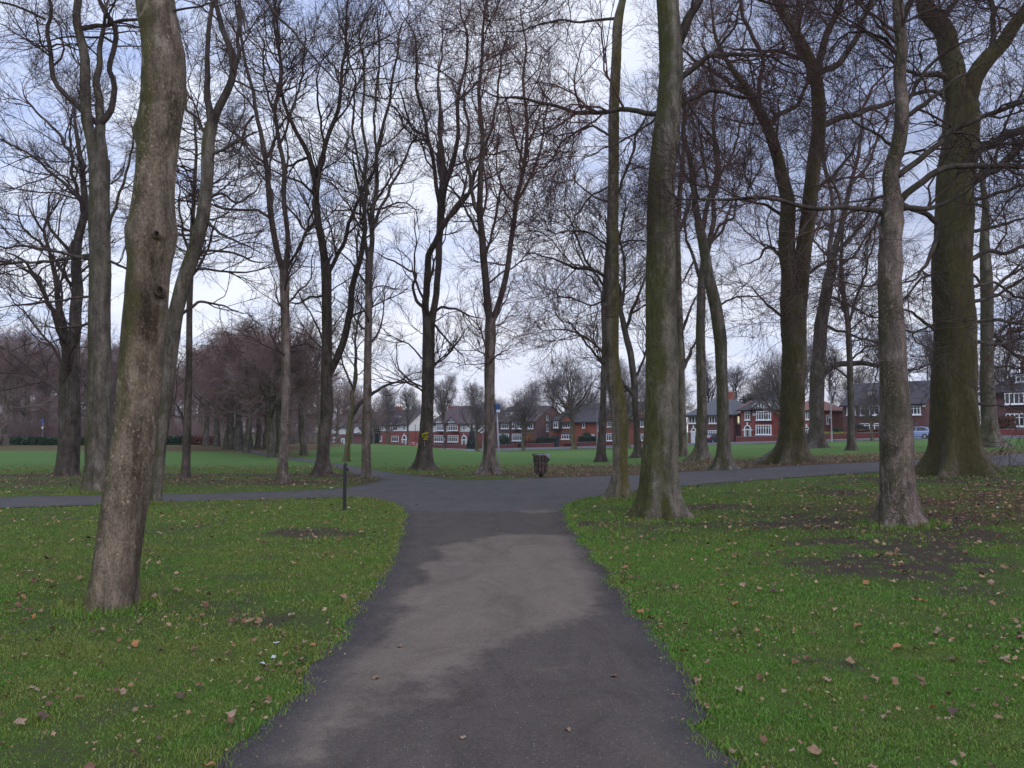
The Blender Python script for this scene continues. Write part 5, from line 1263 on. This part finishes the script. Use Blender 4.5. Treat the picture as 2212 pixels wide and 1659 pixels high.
def leafy(name, label, loc, size, mat, core, n_=1500, leaf=0.14, shape='box', rz=0.0, cat='hedge', seed=0, kids=()):
    r_ = np.random.default_rng(seed + 500)
    u = r_.random((n_, 3)) * 2 - 1
    if shape == 'box':
        ax = r_.choice(3, n_, p=[.15, .45, .4]); u[np.arange(n_), ax] = np.where(ax == 2, 1, np.sign(r_.normal(size=n_))) ; P = u * np.array(size) / 2
        P += r_.normal(size=P.shape) * 0.05
    elif shape == 'cone':
        t = r_.random(n_) ** 1.4; a = r_.random(n_) * 6.28; rr_ = (1 - t) * r_.uniform(0.7, 1.08, n_) * (0.85 + 0.15 * np.sin(t * 40)); P = np.column_stack([np.cos(a) * rr_ * size[0] / 2, np.sin(a) * rr_ * size[1] / 2, (t - .5) * size[2]])
    else:
        u = norm(r_.normal(size=(n_, 3))); P = u * r_.uniform(0.75, 1.06, (n_, 1)) * np.array(size) / 2
        P *= 1 + 0.12 * np.sin(P[:, :1] * 3 + 1) * np.sin(P[:, 2:] * 4)
    P[:, 2] += size[2] / 2
    d1 = norm(r_.normal(size=(n_, 3))); d2 = norm(np.cross(d1, r_.normal(size=(n_, 3)))); s = (leaf * r_.uniform(.5, 1.2, n_))[:, None]
    V = np.stack([P - d1 * s, P + d2 * s * .5, P + d1 * s, P - d2 * s * .5], 1).reshape(-1, 3); Q = np.arange(4 * n_).reshape(-1, 4)
    root = empty(name, loc, rz); tag(root, label, cat)
    np_mesh('foliage', V, Q, M[mat], root, smooth=False)
    m = MB()
    if shape == 'box': m.box(-size[0] * .48, size[0] * .48, -size[1] * .45, size[1] * .45, -.3, size[2] * .95); m.build('branches', M[core], root)
    elif shape == 'cone': m.cyl((0, 0, -.2), (0, 0, size[2] * .95), size[0] * .34, .05, 10); m.build('branches', M[core], root)
    else:
        m.cyl((0, 0, -.2), (0, 0, size[2] * .2), size[0] * .25, size[0] * .40, 10).cyl((0, 0, size[2] * .2), (0, 0, size[2] * .6), size[0] * .40, size[0] * .38, 10).cyl((0, 0, size[2] * .6), (0, 0, size[2] * .92), size[0] * .38, size[0] * .15, 10); m.build('branches', M[core], root)
    return root
M['hedge'] = plain('hedge_green', (0.022, 0.050, 0.018), 0.7, 0.5, 3); M['hedge_y'] = plain('hedge_yellow', (0.21, 0.20, 0.025), 0.7, 0.4, 3); M['hedge_r'] = plain('hedge_russet', (0.14, 0.055, 0.030), 0.8, 0.4, 3)
M['conifer'] = plain('conifer_dark', (0.016, 0.030, 0.028), 0.8, 0.5, 2); M['autumn'] = plain('shrub_autumn', (0.22, 0.12, 0.03), 0.8, 0.5, 2); M['core'] = plain('hedge_inside', (0.018, 0.018, 0.012), 1.0, 0.2, 2)
def on_street(x0, x1, y0, y1, d, thick, name, label, mat, shape='box', cat='hedge', leaf=.14, n_=1500, seed=0, lift=0.0):
    s0, _, _ = fpx(x0, y1, d); s1, _, _ = fpx(x1, y1, d); xm = (x0 + x1) / 2
    zt = fpx(xm, y0, d)[1]; sm = (s0 + s1) / 2; w = world(sm, d); zg = gz(sm, d) + lift
    return leafy(name, label, (w[0], w[1], zg), (abs(s1 - s0), thick, max(zt - zg, .5)), mat, 'core', n_, leaf, shape, ANG, cat, seed)
on_street(1078, 1098, 938, 962, -3.4, 2.6, 'shrub', 'dark green rounded shrub before the ground floor window of the dark brown house', 'hedge', 'round', 'shrub', seed=1)
on_street(1139, 1151, 936, 960, -3.2, 1.8, 'shrub', 'orange and yellow autumn shrub beside the big dark brown house', 'autumn', 'round', 'shrub', seed=2)
on_street(1163, 1197, 946, 960, -4.0, 1.4, 'hedge', 'green hedge left of the dark blue garage door', 'hedge', seed=3)
on_street(1253, 1290, 944, 958, -4.0, 1.3, 'hedge', 'clipped dark hedge on the wall right of the big street tree', 'hedge', seed=4, n_=2000)
on_street(1258, 1278, 933, 950, -2.6, 1.4, 'shrub', 'tall dark green shrub standing over the clipped hedge', 'hedge', 'round', 'shrub', seed=5)
on_street(1011, 1027, 917, 962, -2.8, 3.0, 'conifer', 'dark blue-green conifer beside the half-timbered white house', 'conifer', 'cone', 'conifer', seed=6, n_=2600, leaf=.22)
on_street(800, 815, 912, 962, -4, 3.2, 'conifer', 'dark round evergreen left of the white gabled house behind the mound', 'conifer', 'round', 'conifer', seed=7, n_=2400, leaf=.22)
on_street(1606, 1642, 853, 955, 14, 7, 'conifer', 'large dark evergreen behind the roof of the arched-gable house', 'conifer', 'round', 'conifer', seed=8, n_=3200, leaf=.3)
on_street(1768, 1806, 935, 944, -4.3, 1.0, 'hedge', 'low hedge with a bright yellow top left of the lamp post', 'hedge_y', seed=9)
on_street(1812, 1836, 935, 944, -4.3, 1.0, 'hedge', 'short yellow-topped hedge behind the very slim tree', 'hedge_y', seed=10)
on_street(1796, 1822, 925, 938, -2.8, 2.0, 'shrub', 'dark green bush above the yellow-topped hedges', 'hedge', 'round', 'shrub', seed=11)
on_street(1852, 1912, 929, 945, -4.2, 1.2, 'hedge', 'russet hedge beneath the bay window of the plum brick house', 'hedge_r', seed=12, n_=2200)
on_street(1838, 1872, 916, 934, -2.0, 1.6, 'shrub', 'green shrub against the bay of the plum brick house', 'hedge', 'round', 'shrub', seed=13)
on_street(2141, 2189, 901.6, 928, -3.4, 1.8, 'hedge', 'clipped russet hedge in front of the house at the right edge', 'hedge_r', seed=14, n_=2600)
on_street(1136, 1157, 951, 962, -4.0, 1.0, 'hedge', 'brown twiggy low hedge beside the autumn shrub', 'hedge_r', seed=15)

# hedges at the back of the left field, given by their picture columns and distance
def field_hedge(x0, x1, ytop, Y, label, mat, seed, thick=1.8):
    a = at(x0, 955, Y); b = at(x1, 955, Y); c = (a + b) / 2; zg = float(ground_h(c[0], c[1])); zt = at((x0 + x1) / 2, ytop, Y)[2]
    leafy('hedge', label, (c[0], c[1], zg), (abs(b[0] - a[0]), thick, max(zt - zg, .6)), mat, 'core', 4200, .2, 'box', 0, 'hedge', seed)
field_hedge(-140, 95, 947, 92, 'dark green hedge along the back of the field at the far left edge', 'hedge', 21)
field_hedge(100, 188, 948, 91, 'dark green hedge between the twin-stemmed tree and the tall grey tree', 'hedge', 22)
field_hedge(190, 400, 945, 93, 'bright green hedge at the back of the field behind the flecked tree', 'hedge', 23)
field_hedge(402, 462, 946, 92, 'russet beech hedge at the start of the avenue', 'hedge_r', 24)

# ------------------------------------------------------------------ cars
def car(label, loc, rz, body, sc=1.0):
    root = empty('parked_car', loc, rz); tag(root, label, 'car'); root.scale = (sc,) * 3
    st = [(-2.08, .42, .72, .66), (-2.02, .30, .92, .76), (-1.6, .22, 1.0, .85), (-.6, .2, .98, .87), (.5, .2, .95, .87), (1.2, .2, .90, .86), (1.75, .24, .78, .80), (2.05, .34, .62, .66)]   # x, low, belt, half width
    def ring(x, lo, hi, w): return [(x, -w * .9, lo), (x, -w, lo + .16), (x, -w, hi - .14), (x, -w * .93, hi), (x, w * .93, hi), (x, w, hi - .14), (x, w, lo + .16), (x, w * .9, lo)]
    vs = []; [vs.extend(ring(*q)) for q in st]; k = 8; fs = []
    for i in range(len(st) - 1): fs += [(i * k + j, i * k + (j + 1) % k, (i + 1) * k + (j + 1) % k, (i + 1) * k + j) for j in range(k)]
    fs += [tuple(reversed(range(k))), tuple(range((len(st) - 1) * k, len(st) * k))]
    MB().add(vs, fs).build('body', M[body], root, smooth=False, bevel=.03)
    g = [(-1.95, .93, .74, .93), (-1.35, .95, .78, 1.38), (-.4, .95, .80, 1.48), (.35, .94, .80, 1.44), (1.25, .88, .78, .92)]
    def gr(x, lo, w, hi): t = w * (.80 if hi > 1.2 else .98); return [(x, -w, lo), (x, -t, hi), (x, t, hi), (x, w, lo)]
    vs = []; [vs.extend(gr(*q)) for q in g]; fs = []
    for i in range(len(g) - 1): fs += [(i * 4 + j, i * 4 + (j + 1) % 4, (i + 1) * 4 + (j + 1) % 4, (i + 1) * 4 + j) for j in range(4)]
    MB().add(vs, fs).build('window', M['glass'], root)
    m = MB()   # roof skin and pillars
    m.add([(-1.38, -.645, 1.395), (-.4, -.66, 1.495), (.36, -.66, 1.455), (.36, .66, 1.455), (-.4, .66, 1.495), (-1.38, .645, 1.395), (-1.38, -.645, 1.35), (-.4, -.66, 1.45), (.36, -.66, 1.41), (.36, .66, 1.41), (-.4, .66, 1.45), (-1.38, .645, 1.35)], [(0, 1, 4, 5), (1, 2, 3, 4), (0, 6, 7, 1), (1, 7, 8, 2), (2, 8, 9, 3), (3, 9, 10, 4), (4, 10, 11, 5), (5, 11, 6, 0)])
    for sy in (-1, 1):
        m.cyl((.38, sy * .665, 1.43), (1.22, sy * .79, .93), .045, .045, 6); m.cyl((-.35, sy * .67, 1.46), (-.3, sy * .82, .95), .045, .045, 6); m.cyl((-1.36, sy * .65, 1.37), (-1.9, sy * .78, .93), .06, .06, 6)
    m.build('roof', M[body], root)
    for x in (-1.32, 1.3):
        for sy in (-1, 1):
            w = MB().cyl((x, sy * .70, .31), (x, sy * .90, .31), .31, .31, 20).build('wheel', M['tyre'], root)
            MB().cyl((x, sy * .895, .31), (x, sy * .915, .31), .19, .17, 12).build('rim', M['rim'], w)
    for sy in (-1, 1):
        MB().box(-2.1, -1.86, sy * .66 - .12, sy * .66 + .12, .72, .95).build('tail_light', M['tail'], root); MB().box(1.86, 2.06, sy * .6 - .14, sy * .6 + .14, .58, .72).build('headlight', M['upvc'], root)
        MB().box(.72, .9, sy * .93 - .08, sy * .93 + .08, .93, 1.06).build('wing_mirror', M[body], root)
    MB().box(-2.11, -2.05, -.26, .26, .52, .64).build('number_plate', M['plate'], root)
    return root
M['car_blue'] = plain('car_blue', (0.26, 0.33, 0.50), 0.3, 0.05, 1, 0.5); M['car_navy'] = plain('car_navy', (0.02, 0.025, 0.05), 0.3, 0.05, 1, 0.5); M['car_red'] = plain('car_red', (0.5, 0.03, 0.03), 0.3, 0.05, 1, 0.5)
M['tyre'] = plain('tyre', (0.02, 0.02, 0.02), .9); M['rim'] = plain('rim', (.35, .35, .36), .4, metallic=.6); M['tail'] = plain('tail_light', (.55, .05, .05), .3); M['plate'] = plain('plate', (.7, .6, .1), .5)
s = fpx(2012, 940, -11)[0]; w = world(s - 1.75, -11); car('light blue hatchback parked on the street, seen between the two big right-hand trees', (w[0], w[1], gz(s, -11) + .02), ANG + math.pi, 'car_blue')
s = fpx(1540, 950, -3.5)[0]; w = world(s, -3.5); car('dark navy car in front of the grey-roofed house', (w[0], w[1], gz(s, -3.5)), ANG + math.pi / 2, 'car_navy')
s = fpx(889, 950, -9)[0]; w = world(s, -9); car('small red car parked beyond the green mound', (w[0], w[1], gz(s, -9) + .02), ANG + math.pi, 'car_red')

# ------------------------------------------------------------------ posts, lamps, signs, bin
M['steel'] = plain('galvanised', (0.34, 0.35, 0.38), .55, .15, 5, .4, .3); M['blackp'] = plain('black_paint', (0.018, 0.017, 0.020), .6, .4, 9, .4); M['signblue'] = plain('sign_blue', (0.05, 0.10, 0.25), .5, .1, 3); M['white'] = plain('white_paint', (.75, .75, .74), .6, .08, 3); M['paper'] = plain('paper', (.42, .42, .42), .8, .1, 9); M['concrete'] = plain('pale_concrete', (.33, .33, .33), .8, .15, 5)
def lamp(x, ybase, ytop, label, d=-14.6, mat='steel'):
    s, _, _ = fpx(x, ybase, d); zt = fpx(x, ytop, d)[1]; w = world(s, d); zg = gz(s, d); H = max(zt - zg, 3)
    r_ = empty('street_lamp', (w[0], w[1], zg), ANG); tag(r_, label, 'street lamp')
    MB().cyl((0, 0, -.3), (0, 0, 1.4), .11, .11, 10).cyl((0, 0, 1.4), (0, 0, H), .075, .05, 10).build('post', M[mat], r_)
    MB().cyl((0, 0, H - .05), (0, .9, H + .12), .035, .035, 8).build('arm', M[mat], r_)
    hd = MB().box(-.14, .14, .75, 1.45, H + .06, H + .2).build('lamp_head', M[mat], r_, bevel=.03); MB().box(-.1, .1, .8, 1.4, H + .02, H + .058).build('lens', M['white'], hd)
lamp(1043, 964, 895, 'pale street lamp just left of the wide V-forked tree', mat='concrete'); lamp(1290, 966, 887, 'thin grey street lamp left of the mossy tree, in front of the orange-red house'); lamp(1797, 952, 845, 'tall grey street lamp before the yellow-topped hedges', mat='concrete')
def small_post(x, ytop, label, d, mat, head=None):
    s, _, _ = fpx(x, 955, d); zt = fpx(x, ytop, d)[1]; w = world(s, d); zg = gz(s, d)
    r_ = empty('sign_post', (w[0], w[1], zg), ANG); tag(r_, label, 'sign post')
    MB().cyl((0, 0, -.3), (0, 0, zt - zg), .06, .06, 10).build('post', M[mat], r_)
    if head: MB().box(-.3, .3, -.1, -.062, zt - zg - .7, zt - zg).build('sign_panel', M[head], r_)
small_post(897, 917, 'tall thin brown post right of the red car', -14.3, 'door_dark'); small_post(882, 934, 'short grey post with a small white plate left of the red car', -14.3, 'steel', 'white')
def far_post(x, ytop, ybot, Y, label, panel, panel2=None, w=.85):
    p = at(x, 955, Y); zg = float(ground_h(p[0], p[1])); z1 = at(x, ytop, Y)[2] - zg; z0 = at(x, ybot, Y)[2] - zg
    r_ = empty('road_sign', (p[0], p[1], zg)); tag(r_, label, 'road sign'); MB().cyl((0, 0, -.3), (0, 0, z1 - .05), .05, .05, 8).build('post', M['steel'], r_)
    MB().box(-w / 2, w / 2, -.1, -.052, z0, z1).build('sign_panel', M[panel], r_)
    if panel2: MB().box(-w * .3, w * .3, -.1, -.052, z0 - .75, z0 - .55).build('sign_plate', M[panel2], r_)
far_post(91, 905, 913, 97, 'blue road sign with a white plate above the far left hedge', 'signblue', 'white', .4)

# blue direction sign by the V-forked tree
b = hit(1080, 1029); r_ = empty('sign_post', b); tag(r_, 'slim galvanised signpost with blue fingerboards at the edge of the junction', 'sign post')
top = at(1073, 872, b[1])[2] - b[2]; lx = at(1073, 872, b[1])[0] - b[0]
MB().cyl((0, 0, -.3), (lx, 0, top), .030, .028, 12).build('pole', M['steel'], r_, smooth=True)
MB().box(lx - .05, lx + .13, -.06, -.03, top - .33, top - .02).build('sign_board', M['signblue'], r_, bevel=.006)
MB().box(lx - .012, lx + .125, -.064, -.061, top - .32, top - .22).build('sign_plate', M['white'], r_)
MB().box(lx - .085, lx - .055, -.28, .28, top - .36, top + .01).build('sign_board', M['blackp'], r_)
MB().cyl((lx * .45, 0, top * .43), (lx * .45 + .002, 0, top * .43 + .13), .04, .04, 12).build('clamp', M['steel'], r_)

# black post on the left lawn
b = hit(744, 1104); r_ = empty('post', b); tag(r_, 'short black wooden post on the left lawn near the junction', 'post'); H = at(744, 1005, b[1])[2] - b[2]
MB().box(-.030, .030, -.030, .030, -.3, H).build('shaft', M['blackp'], r_, bevel=.008)
MB().box(.031, .075, -.03, .03, H - .115, H - .055).box(-.03, .045, -.028, .028, H + .001, H + .02).build('latch', M['blackp'], r_, bevel=.006)
MB().cyl((-.02, 0, H + .02), (.03, 0, H + .045), .012, .012, 8).build('hook', M['blackp'], r_)

# slatted litter bin
b = hit(1168, 1031); sc_ = b[1] / F_; r_ = empty('litter_bin', b); tag(r_, 'slatted wooden litter bin with a white bag hanging over its rim', 'litter bin')
Ht = at(1168, 980, b[1])[2] - b[2]; Rt, Rb, zb_ = 17 * sc_, 13.6 * sc_, Ht * .19
M['slat'] = plain('weathered_slat', (0.095, 0.066, 0.056), .9, .7, 9); M['bag'] = plain('plastic_bag', (0.25, 0.25, 0.29), .4, .3, 9, .5)
nsl = 13
for i in range(nsl):
    a0, a1 = 2 * math.pi * (i + .14) / nsl, 2 * math.pi * (i + .86) / nsl; vs = []
    for z, R in ((zb_, Rb), (Ht * .93, Rt)):
        for rr_, a in ((R, a0), (R, a1), (R - .018, a1), (R - .018, a0)): vs.append((rr_ * math.cos(a), rr_ * math.sin(a), z))
    MB().add(vs, [(3, 2, 1, 0), (4, 5, 6, 7), (0, 1, 5, 4), (1, 2, 6, 5), (2, 3, 7, 6), (3, 0, 4, 7)]).build('slat', M['slat'], r_)
def band(z, R, h, name='band'):
    m = MB(); k = 32
    for i in range(k):
        a0, a1 = 2 * math.pi * i / k, 2 * math.pi * (i + 1) / k
        m.add([(q * math.cos(a), q * math.sin(a), zz) for zz in (z, z + h) for q, a in ((R, a0), (R, a1), (R - .014, a1), (R - .014, a0))], [(0, 1, 5, 4), (2, 3, 7, 6), (4, 5, 6, 7), (3, 2, 1, 0)])
    m.build(name, M['blackp'], r_)
band(Ht * .70, Rt * .96 + .012, .03); band(zb_ + .02, Rb + .014, .035); band(Ht - .03, Rt + .03, .028, 'rim')
for i in range(8):
    a = 2 * math.pi * (i + .3) / 8; MB().cyl((Rt * math.cos(a), Rt * math.sin(a), Ht * .90), ((Rt + .02) * math.cos(a), (Rt + .02) * math.sin(a), Ht - .02), .011, .011, 6).build('rim_bracket', M['blackp'], r_)
MB().cyl((0, 0, zb_ + .01), (0, 0, Ht * .9), Rb - .05, Rt - .05, 24).build('liner', M['blackp'], r_)
MB().cyl((0, 0, -.2), (0, 0, zb_ + .009), .055, .055, 12).build('post', M['blackp'], r_)
m = MB()
for i in range(4):
    a = math.pi / 2 * i + .5; m.cyl((Rb * .8 * math.cos(a), Rb * .8 * math.sin(a), zb_), (.05 * math.cos(a), .05 * math.sin(a), .03), .012, .012, 6)
m.build('brace', M['blackp'], r_)
k, rr2 = 40, np.random.default_rng(8); vs, fs = [], []
for i in range(k + 1):
    t = i / k; a = math.radians(-128 + 165 * t); dz = .035 + .13 * float(sstep(.36, .58, t)) + .09 * float(sstep(.6, .8, t)) + rr2.normal() * .012
    for j in range(6):
        z = Ht - .002 - dz * j / 5; R = Rt + .034 + .008 * math.sin(i * 1.9 + j) + .004 * j * (j < 3)
        vs.append((R * math.cos(a), R * math.sin(a), z))
for i in range(k):
    for j in range(5): fs.append((i * 6 + j, i * 6 + j + 1, (i + 1) * 6 + j + 1, (i + 1) * 6 + j))
o = MB().add(vs, fs).build('bag', M['bag'], r_, smooth=True); sm = o.modifiers.new('thickness', 'SOLIDIFY'); sm.thickness = .004

# paper scraps
def scrap(px, py, s, label, mat='paper'):
    p = hit(px, py); r2 = np.random.default_rng(int(px)); g = np.linspace(-1, 1, 7); X, Y = np.meshgrid(g, g)
    Z = .25 * np.sin(X * 2.1 + r2.random() * 6) * np.cos(Y * 2.7 + r2.random() * 6) + .12 * r2.normal(size=X.shape)
    V = np.column_stack([X.ravel() * s, Y.ravel() * s * .55, (Z.ravel() - Z.min()) * s * .7]); ii = np.arange(49).reshape(7, 7)
    Q = np.stack([ii[:-1, :-1], ii[:-1, 1:], ii[1:, 1:], ii[1:, :-1]], -1).reshape(-1, 4)
    o = np_mesh('paper_scrap', V, Q, M[mat], loc=(p[0], p[1], p[2] + .02)); o.rotation_euler.z = r2.random() * 3; tag(o, label, 'litter')
    md = o.modifiers.new('thickness', 'SOLIDIFY'); md.thickness = .0015
scrap(591, 1427, .028, 'crumpled white paper scrap on the left lawn, largest of three'); scrap(567, 1440, .02, 'small white scrap just below the largest scrap on the left lawn'); scrap(597, 1395, .022, 'white torn scrap above the largest scrap on the left lawn'); scrap(716, 1057, .07, 'white scrap lying on the left-hand path'); scrap(2160, 1100, .05, 'white scrap on the lawn at the right edge')

# spray paint on the trunk
root_g, Cg, bg_, Yg = TG
def on_trunk(rx, ry):
    x = (1550 + rx / 11.85) / 1.736; y = (1580 + ry / 11.85) / 1.736
    p = at(x, y, Yg - 0.25); i = int(np.argmin(np.abs(Cg[:, 2] - p[2]))); R = Cg[i, 3] * 1.05; dx = np.clip(p[0] - Cg[i, 0], -R * .95, R * .95)
    return np.array([Cg[i, 0] + dx * 1.03, Cg[i, 1] - math.sqrt(R * R - dx * dx) - .012, p[2]]) - bg_
def circ(cx, cy, q): return [(cx + q * math.cos(t), cy + q * 1.1 * math.sin(t)) for t in np.linspace(0, 6.3, 14)]
STR = [[(395, 545), (430, 610)], [(470, 520), (430, 610), (415, 660)], circ(502, 545, 28), [(535, 470), (545, 530), (560, 590), (590, 575)], circ(628, 515, 34), [(592, 475), (590, 560)],
       [(415, 690), (440, 690), (460, 715)], [(545, 640), (530, 700), (520, 765)], [(580, 655), (665, 655)], [(600, 640), (580, 690), (650, 700), (640, 720)], [(465, 810), (490, 765), (530, 830)], [(478, 800), (515, 797)], circ(602, 775, 28), [(540, 770), (560, 820)]]
parts = []
for q in STR:
    P = np.array([on_trunk(*a) for a in q]); P, _ = resample(np.column_stack([P, np.full(len(P), .016)]), 12); parts.append(tubes(P[None, :, :3], P[None, :, 3], 6))
V, Q = merge(parts); M['spray'] = plain('yellow_spray', (0.42, 0.36, 0.03), .8, .3, 6)
o = np_mesh('graffiti', V, Q, M['spray'], root_g); o['label'] = 'yellow spray painted scrawl'
parts = []
for q in ([(500, 895), (503, 960), (505, 1000)], [(500, 1030), (506, 1110)]):
    P = np.array([on_trunk(*a) for a in q]); P, _ = resample(np.column_stack([P, np.full(len(P), .010)]), 8); parts.append(tubes(P[None, :, :3], P[None, :, 3], 6))
V, Q = merge(parts); np_mesh('paint_drip', V, Q, M['concrete'], root_g)

# ------------------------------------------------------------------ sky and light
SUN_EL, SUN_AZ = math.radians(24), math.radians(150)
wd = bpy.data.worlds.new('World'); scene.world = wd; wd.use_nodes = True
t = wd.node_tree; N_ = t.nodes; bgn = N_['Background']
def nd(typ, **k):
    n = N_.new(typ)
    for a, b in k.items(): setattr(n, a, b)
    return n
sky = nd('ShaderNodeTexSky', sky_type='NISHITA'); sky.sun_disc = False; sky.sun_elevation = SUN_EL; sky.sun_rotation = SUN_AZ; sky.air_density = 1.2; sky.dust_density = 2.0
tc = nd('ShaderNodeTexCoord'); sx = nd('ShaderNodeSeparateXYZ'); t.links.new(tc.outputs['Generated'], sx.inputs[0])
def mt(op, a, b=None, c=None):
    m = nd('ShaderNodeMath', operation=op)
    for i, v in enumerate((a, b, c)):
        if v is None: continue
        if isinstance(v, (int, float)): m.inputs[i].default_value = v
        else: t.links.new(v, m.inputs[i])
    return m.outputs[0]
def mr(v, a, b):
    m = nd('ShaderNodeMapRange', interpolation_type='SMOOTHSTEP'); m.inputs['From Min'].default_value = a; m.inputs['From Max'].default_value = b; t.links.new(v, m.inputs['Value']); return m.outputs['Result']
def mx(f, a, b):
    m = nd('ShaderNodeMix', data_type='RGBA')
    for i, v in ((0, f), (6, a), (7, b)):
        if isinstance(v, (int, float)): m.inputs[i].default_value = v
        elif isinstance(v, tuple): m.inputs[i].default_value = (*v, 1)
        else: t.links.new(v, m.inputs[i])
    return m.outputs[2]
X, Y, Z = sx.outputs; zz = mt('ADD', mt('MAXIMUM', Z, 0.0), 0.16)
cx = nd('ShaderNodeCombineXYZ'); t.links.new(mt('DIVIDE', X, zz), cx.inputs[0]); t.links.new(mt('DIVIDE', Y, zz), cx.inputs[1])
def noise(s, d, r_, off):
    n = nd('ShaderNodeTexNoise'); n.inputs['Scale'].default_value = s; n.inputs['Detail'].default_value = d; n.inputs['Roughness'].default_value = r_; n.inputs['Distortion'].default_value = 0.3
    m = nd('ShaderNodeMapping'); m.inputs['Location'].default_value = off; t.links.new(cx.outputs[0], m.inputs['Vector']); t.links.new(m.outputs[0], n.inputs['Vector']); return n.outputs['Fac']
c1 = noise(0.75, 7, 0.58, (3.1, 0.4, 0)); c2 = noise(2.2, 6, 0.6, (0.2, 5.0, 0))
cl = mt('ADD', mt('MULTIPLY', c1, 0.62), mt('MULTIPLY', c2, 0.38))
blue = mx(mr(Z, 0.1, 0.62), (0.50, 0.60, 0.90), (0.36, 0.46, 0.79))
white = (0.82, 0.86, 0.99)
base = mx(mr(cl, 0.435, 0.575), blue, white)
# heavier grey-violet cloud to the right of the view
right = mr(mt('ADD', mt('DIVIDE', X, mt('ADD', mt('ABSOLUTE', Y), 0.25)), mt('MULTIPLY', mt('SUBTRACT', cl, 0.5), -0.9)), -0.02, 0.26)
grey = mx(mr(cl, 0.42, 0.62), (0.27, 0.32, 0.50), (0.50, 0.56, 0.77))
base = mx(mt('MULTIPLY', mt('MULTIPLY', right, mr(Z, 0.10, 0.24)), 0.85), base, grey)
# brighter, faintly warm band low down where the sun sits behind the cloud
el = mt('SUBTRACT', Z, 0.12); az = mt('ADD', X, 0.02)
gl = mt('POWER', 2.718, mt('MULTIPLY', -1.0, mt('ADD', mt('POWER', mt('DIVIDE', el, 0.15), 2.0), mt('POWER', mt('DIVIDE', az, 0.5), 2.0))))
gl = mt('MULTIPLY', gl, mr(Y, -0.2, 0.4))
base = mx(mt('MULTIPLY', gl, 0.62), base, (0.84, 0.83, 0.90))
base = mx(mt('MULTIPLY', mr(Z, 0.10, 0.0), 0.5), base, (0.74, 0.71, 0.77))
# an overcast dome is brightest overhead
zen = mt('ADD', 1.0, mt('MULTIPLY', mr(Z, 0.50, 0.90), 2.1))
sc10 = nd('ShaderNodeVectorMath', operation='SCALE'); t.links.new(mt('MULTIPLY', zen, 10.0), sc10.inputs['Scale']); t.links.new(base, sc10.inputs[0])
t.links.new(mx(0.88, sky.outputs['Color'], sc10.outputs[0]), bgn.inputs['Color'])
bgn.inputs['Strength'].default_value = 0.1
sun = bpy.data.lights.new('sun', 'SUN'); sun.energy = 0.7; sun.angle = math.radians(40); sun.color = (1.0, 0.93, 0.85)
so = bpy.data.objects.new('sun', sun); COL.objects.link(so)
so.rotation_euler = (math.pi / 2 - SUN_EL, 0, math.pi - SUN_AZ)   # weak sun behind thick cloud, over the right shoulder
scene.view_settings.view_transform = 'Standard'; scene.view_settings.look = 'None'; scene.view_settings.exposure = 0.35; scene.view_settings.gamma = 1.0
scene.cycles.max_bounces = 5; scene.cycles.diffuse_bounces = 3; scene.cycles.glossy_bounces = 2; scene.cycles.transparent_max_bounces = 4

# ------------------------------------------------------------------ thin damp air
hb = MB().box(-330, 330, -45, 330, -12, 70); hz = hb.build('haze', None)
hm = bpy.data.materials.new('air'); hm.use_nodes = True; hm.node_tree.nodes.clear()
vo_ = hm.node_tree.nodes.new('ShaderNodeVolumePrincipled'); vo_.inputs['Color'].default_value = (0.82, 0.84, 0.92, 1); vo_.inputs['Density'].default_value = 0.00022; vo_.inputs['Anisotropy'].default_value = 0.2
ho = hm.node_tree.nodes.new('ShaderNodeOutputMaterial'); hm.node_tree.links.new(vo_.outputs[0], ho.inputs['Volume'])
hz.data.materials.append(hm); tag(hz, 'thin damp haze over the park', 'haze', kind='stuff')
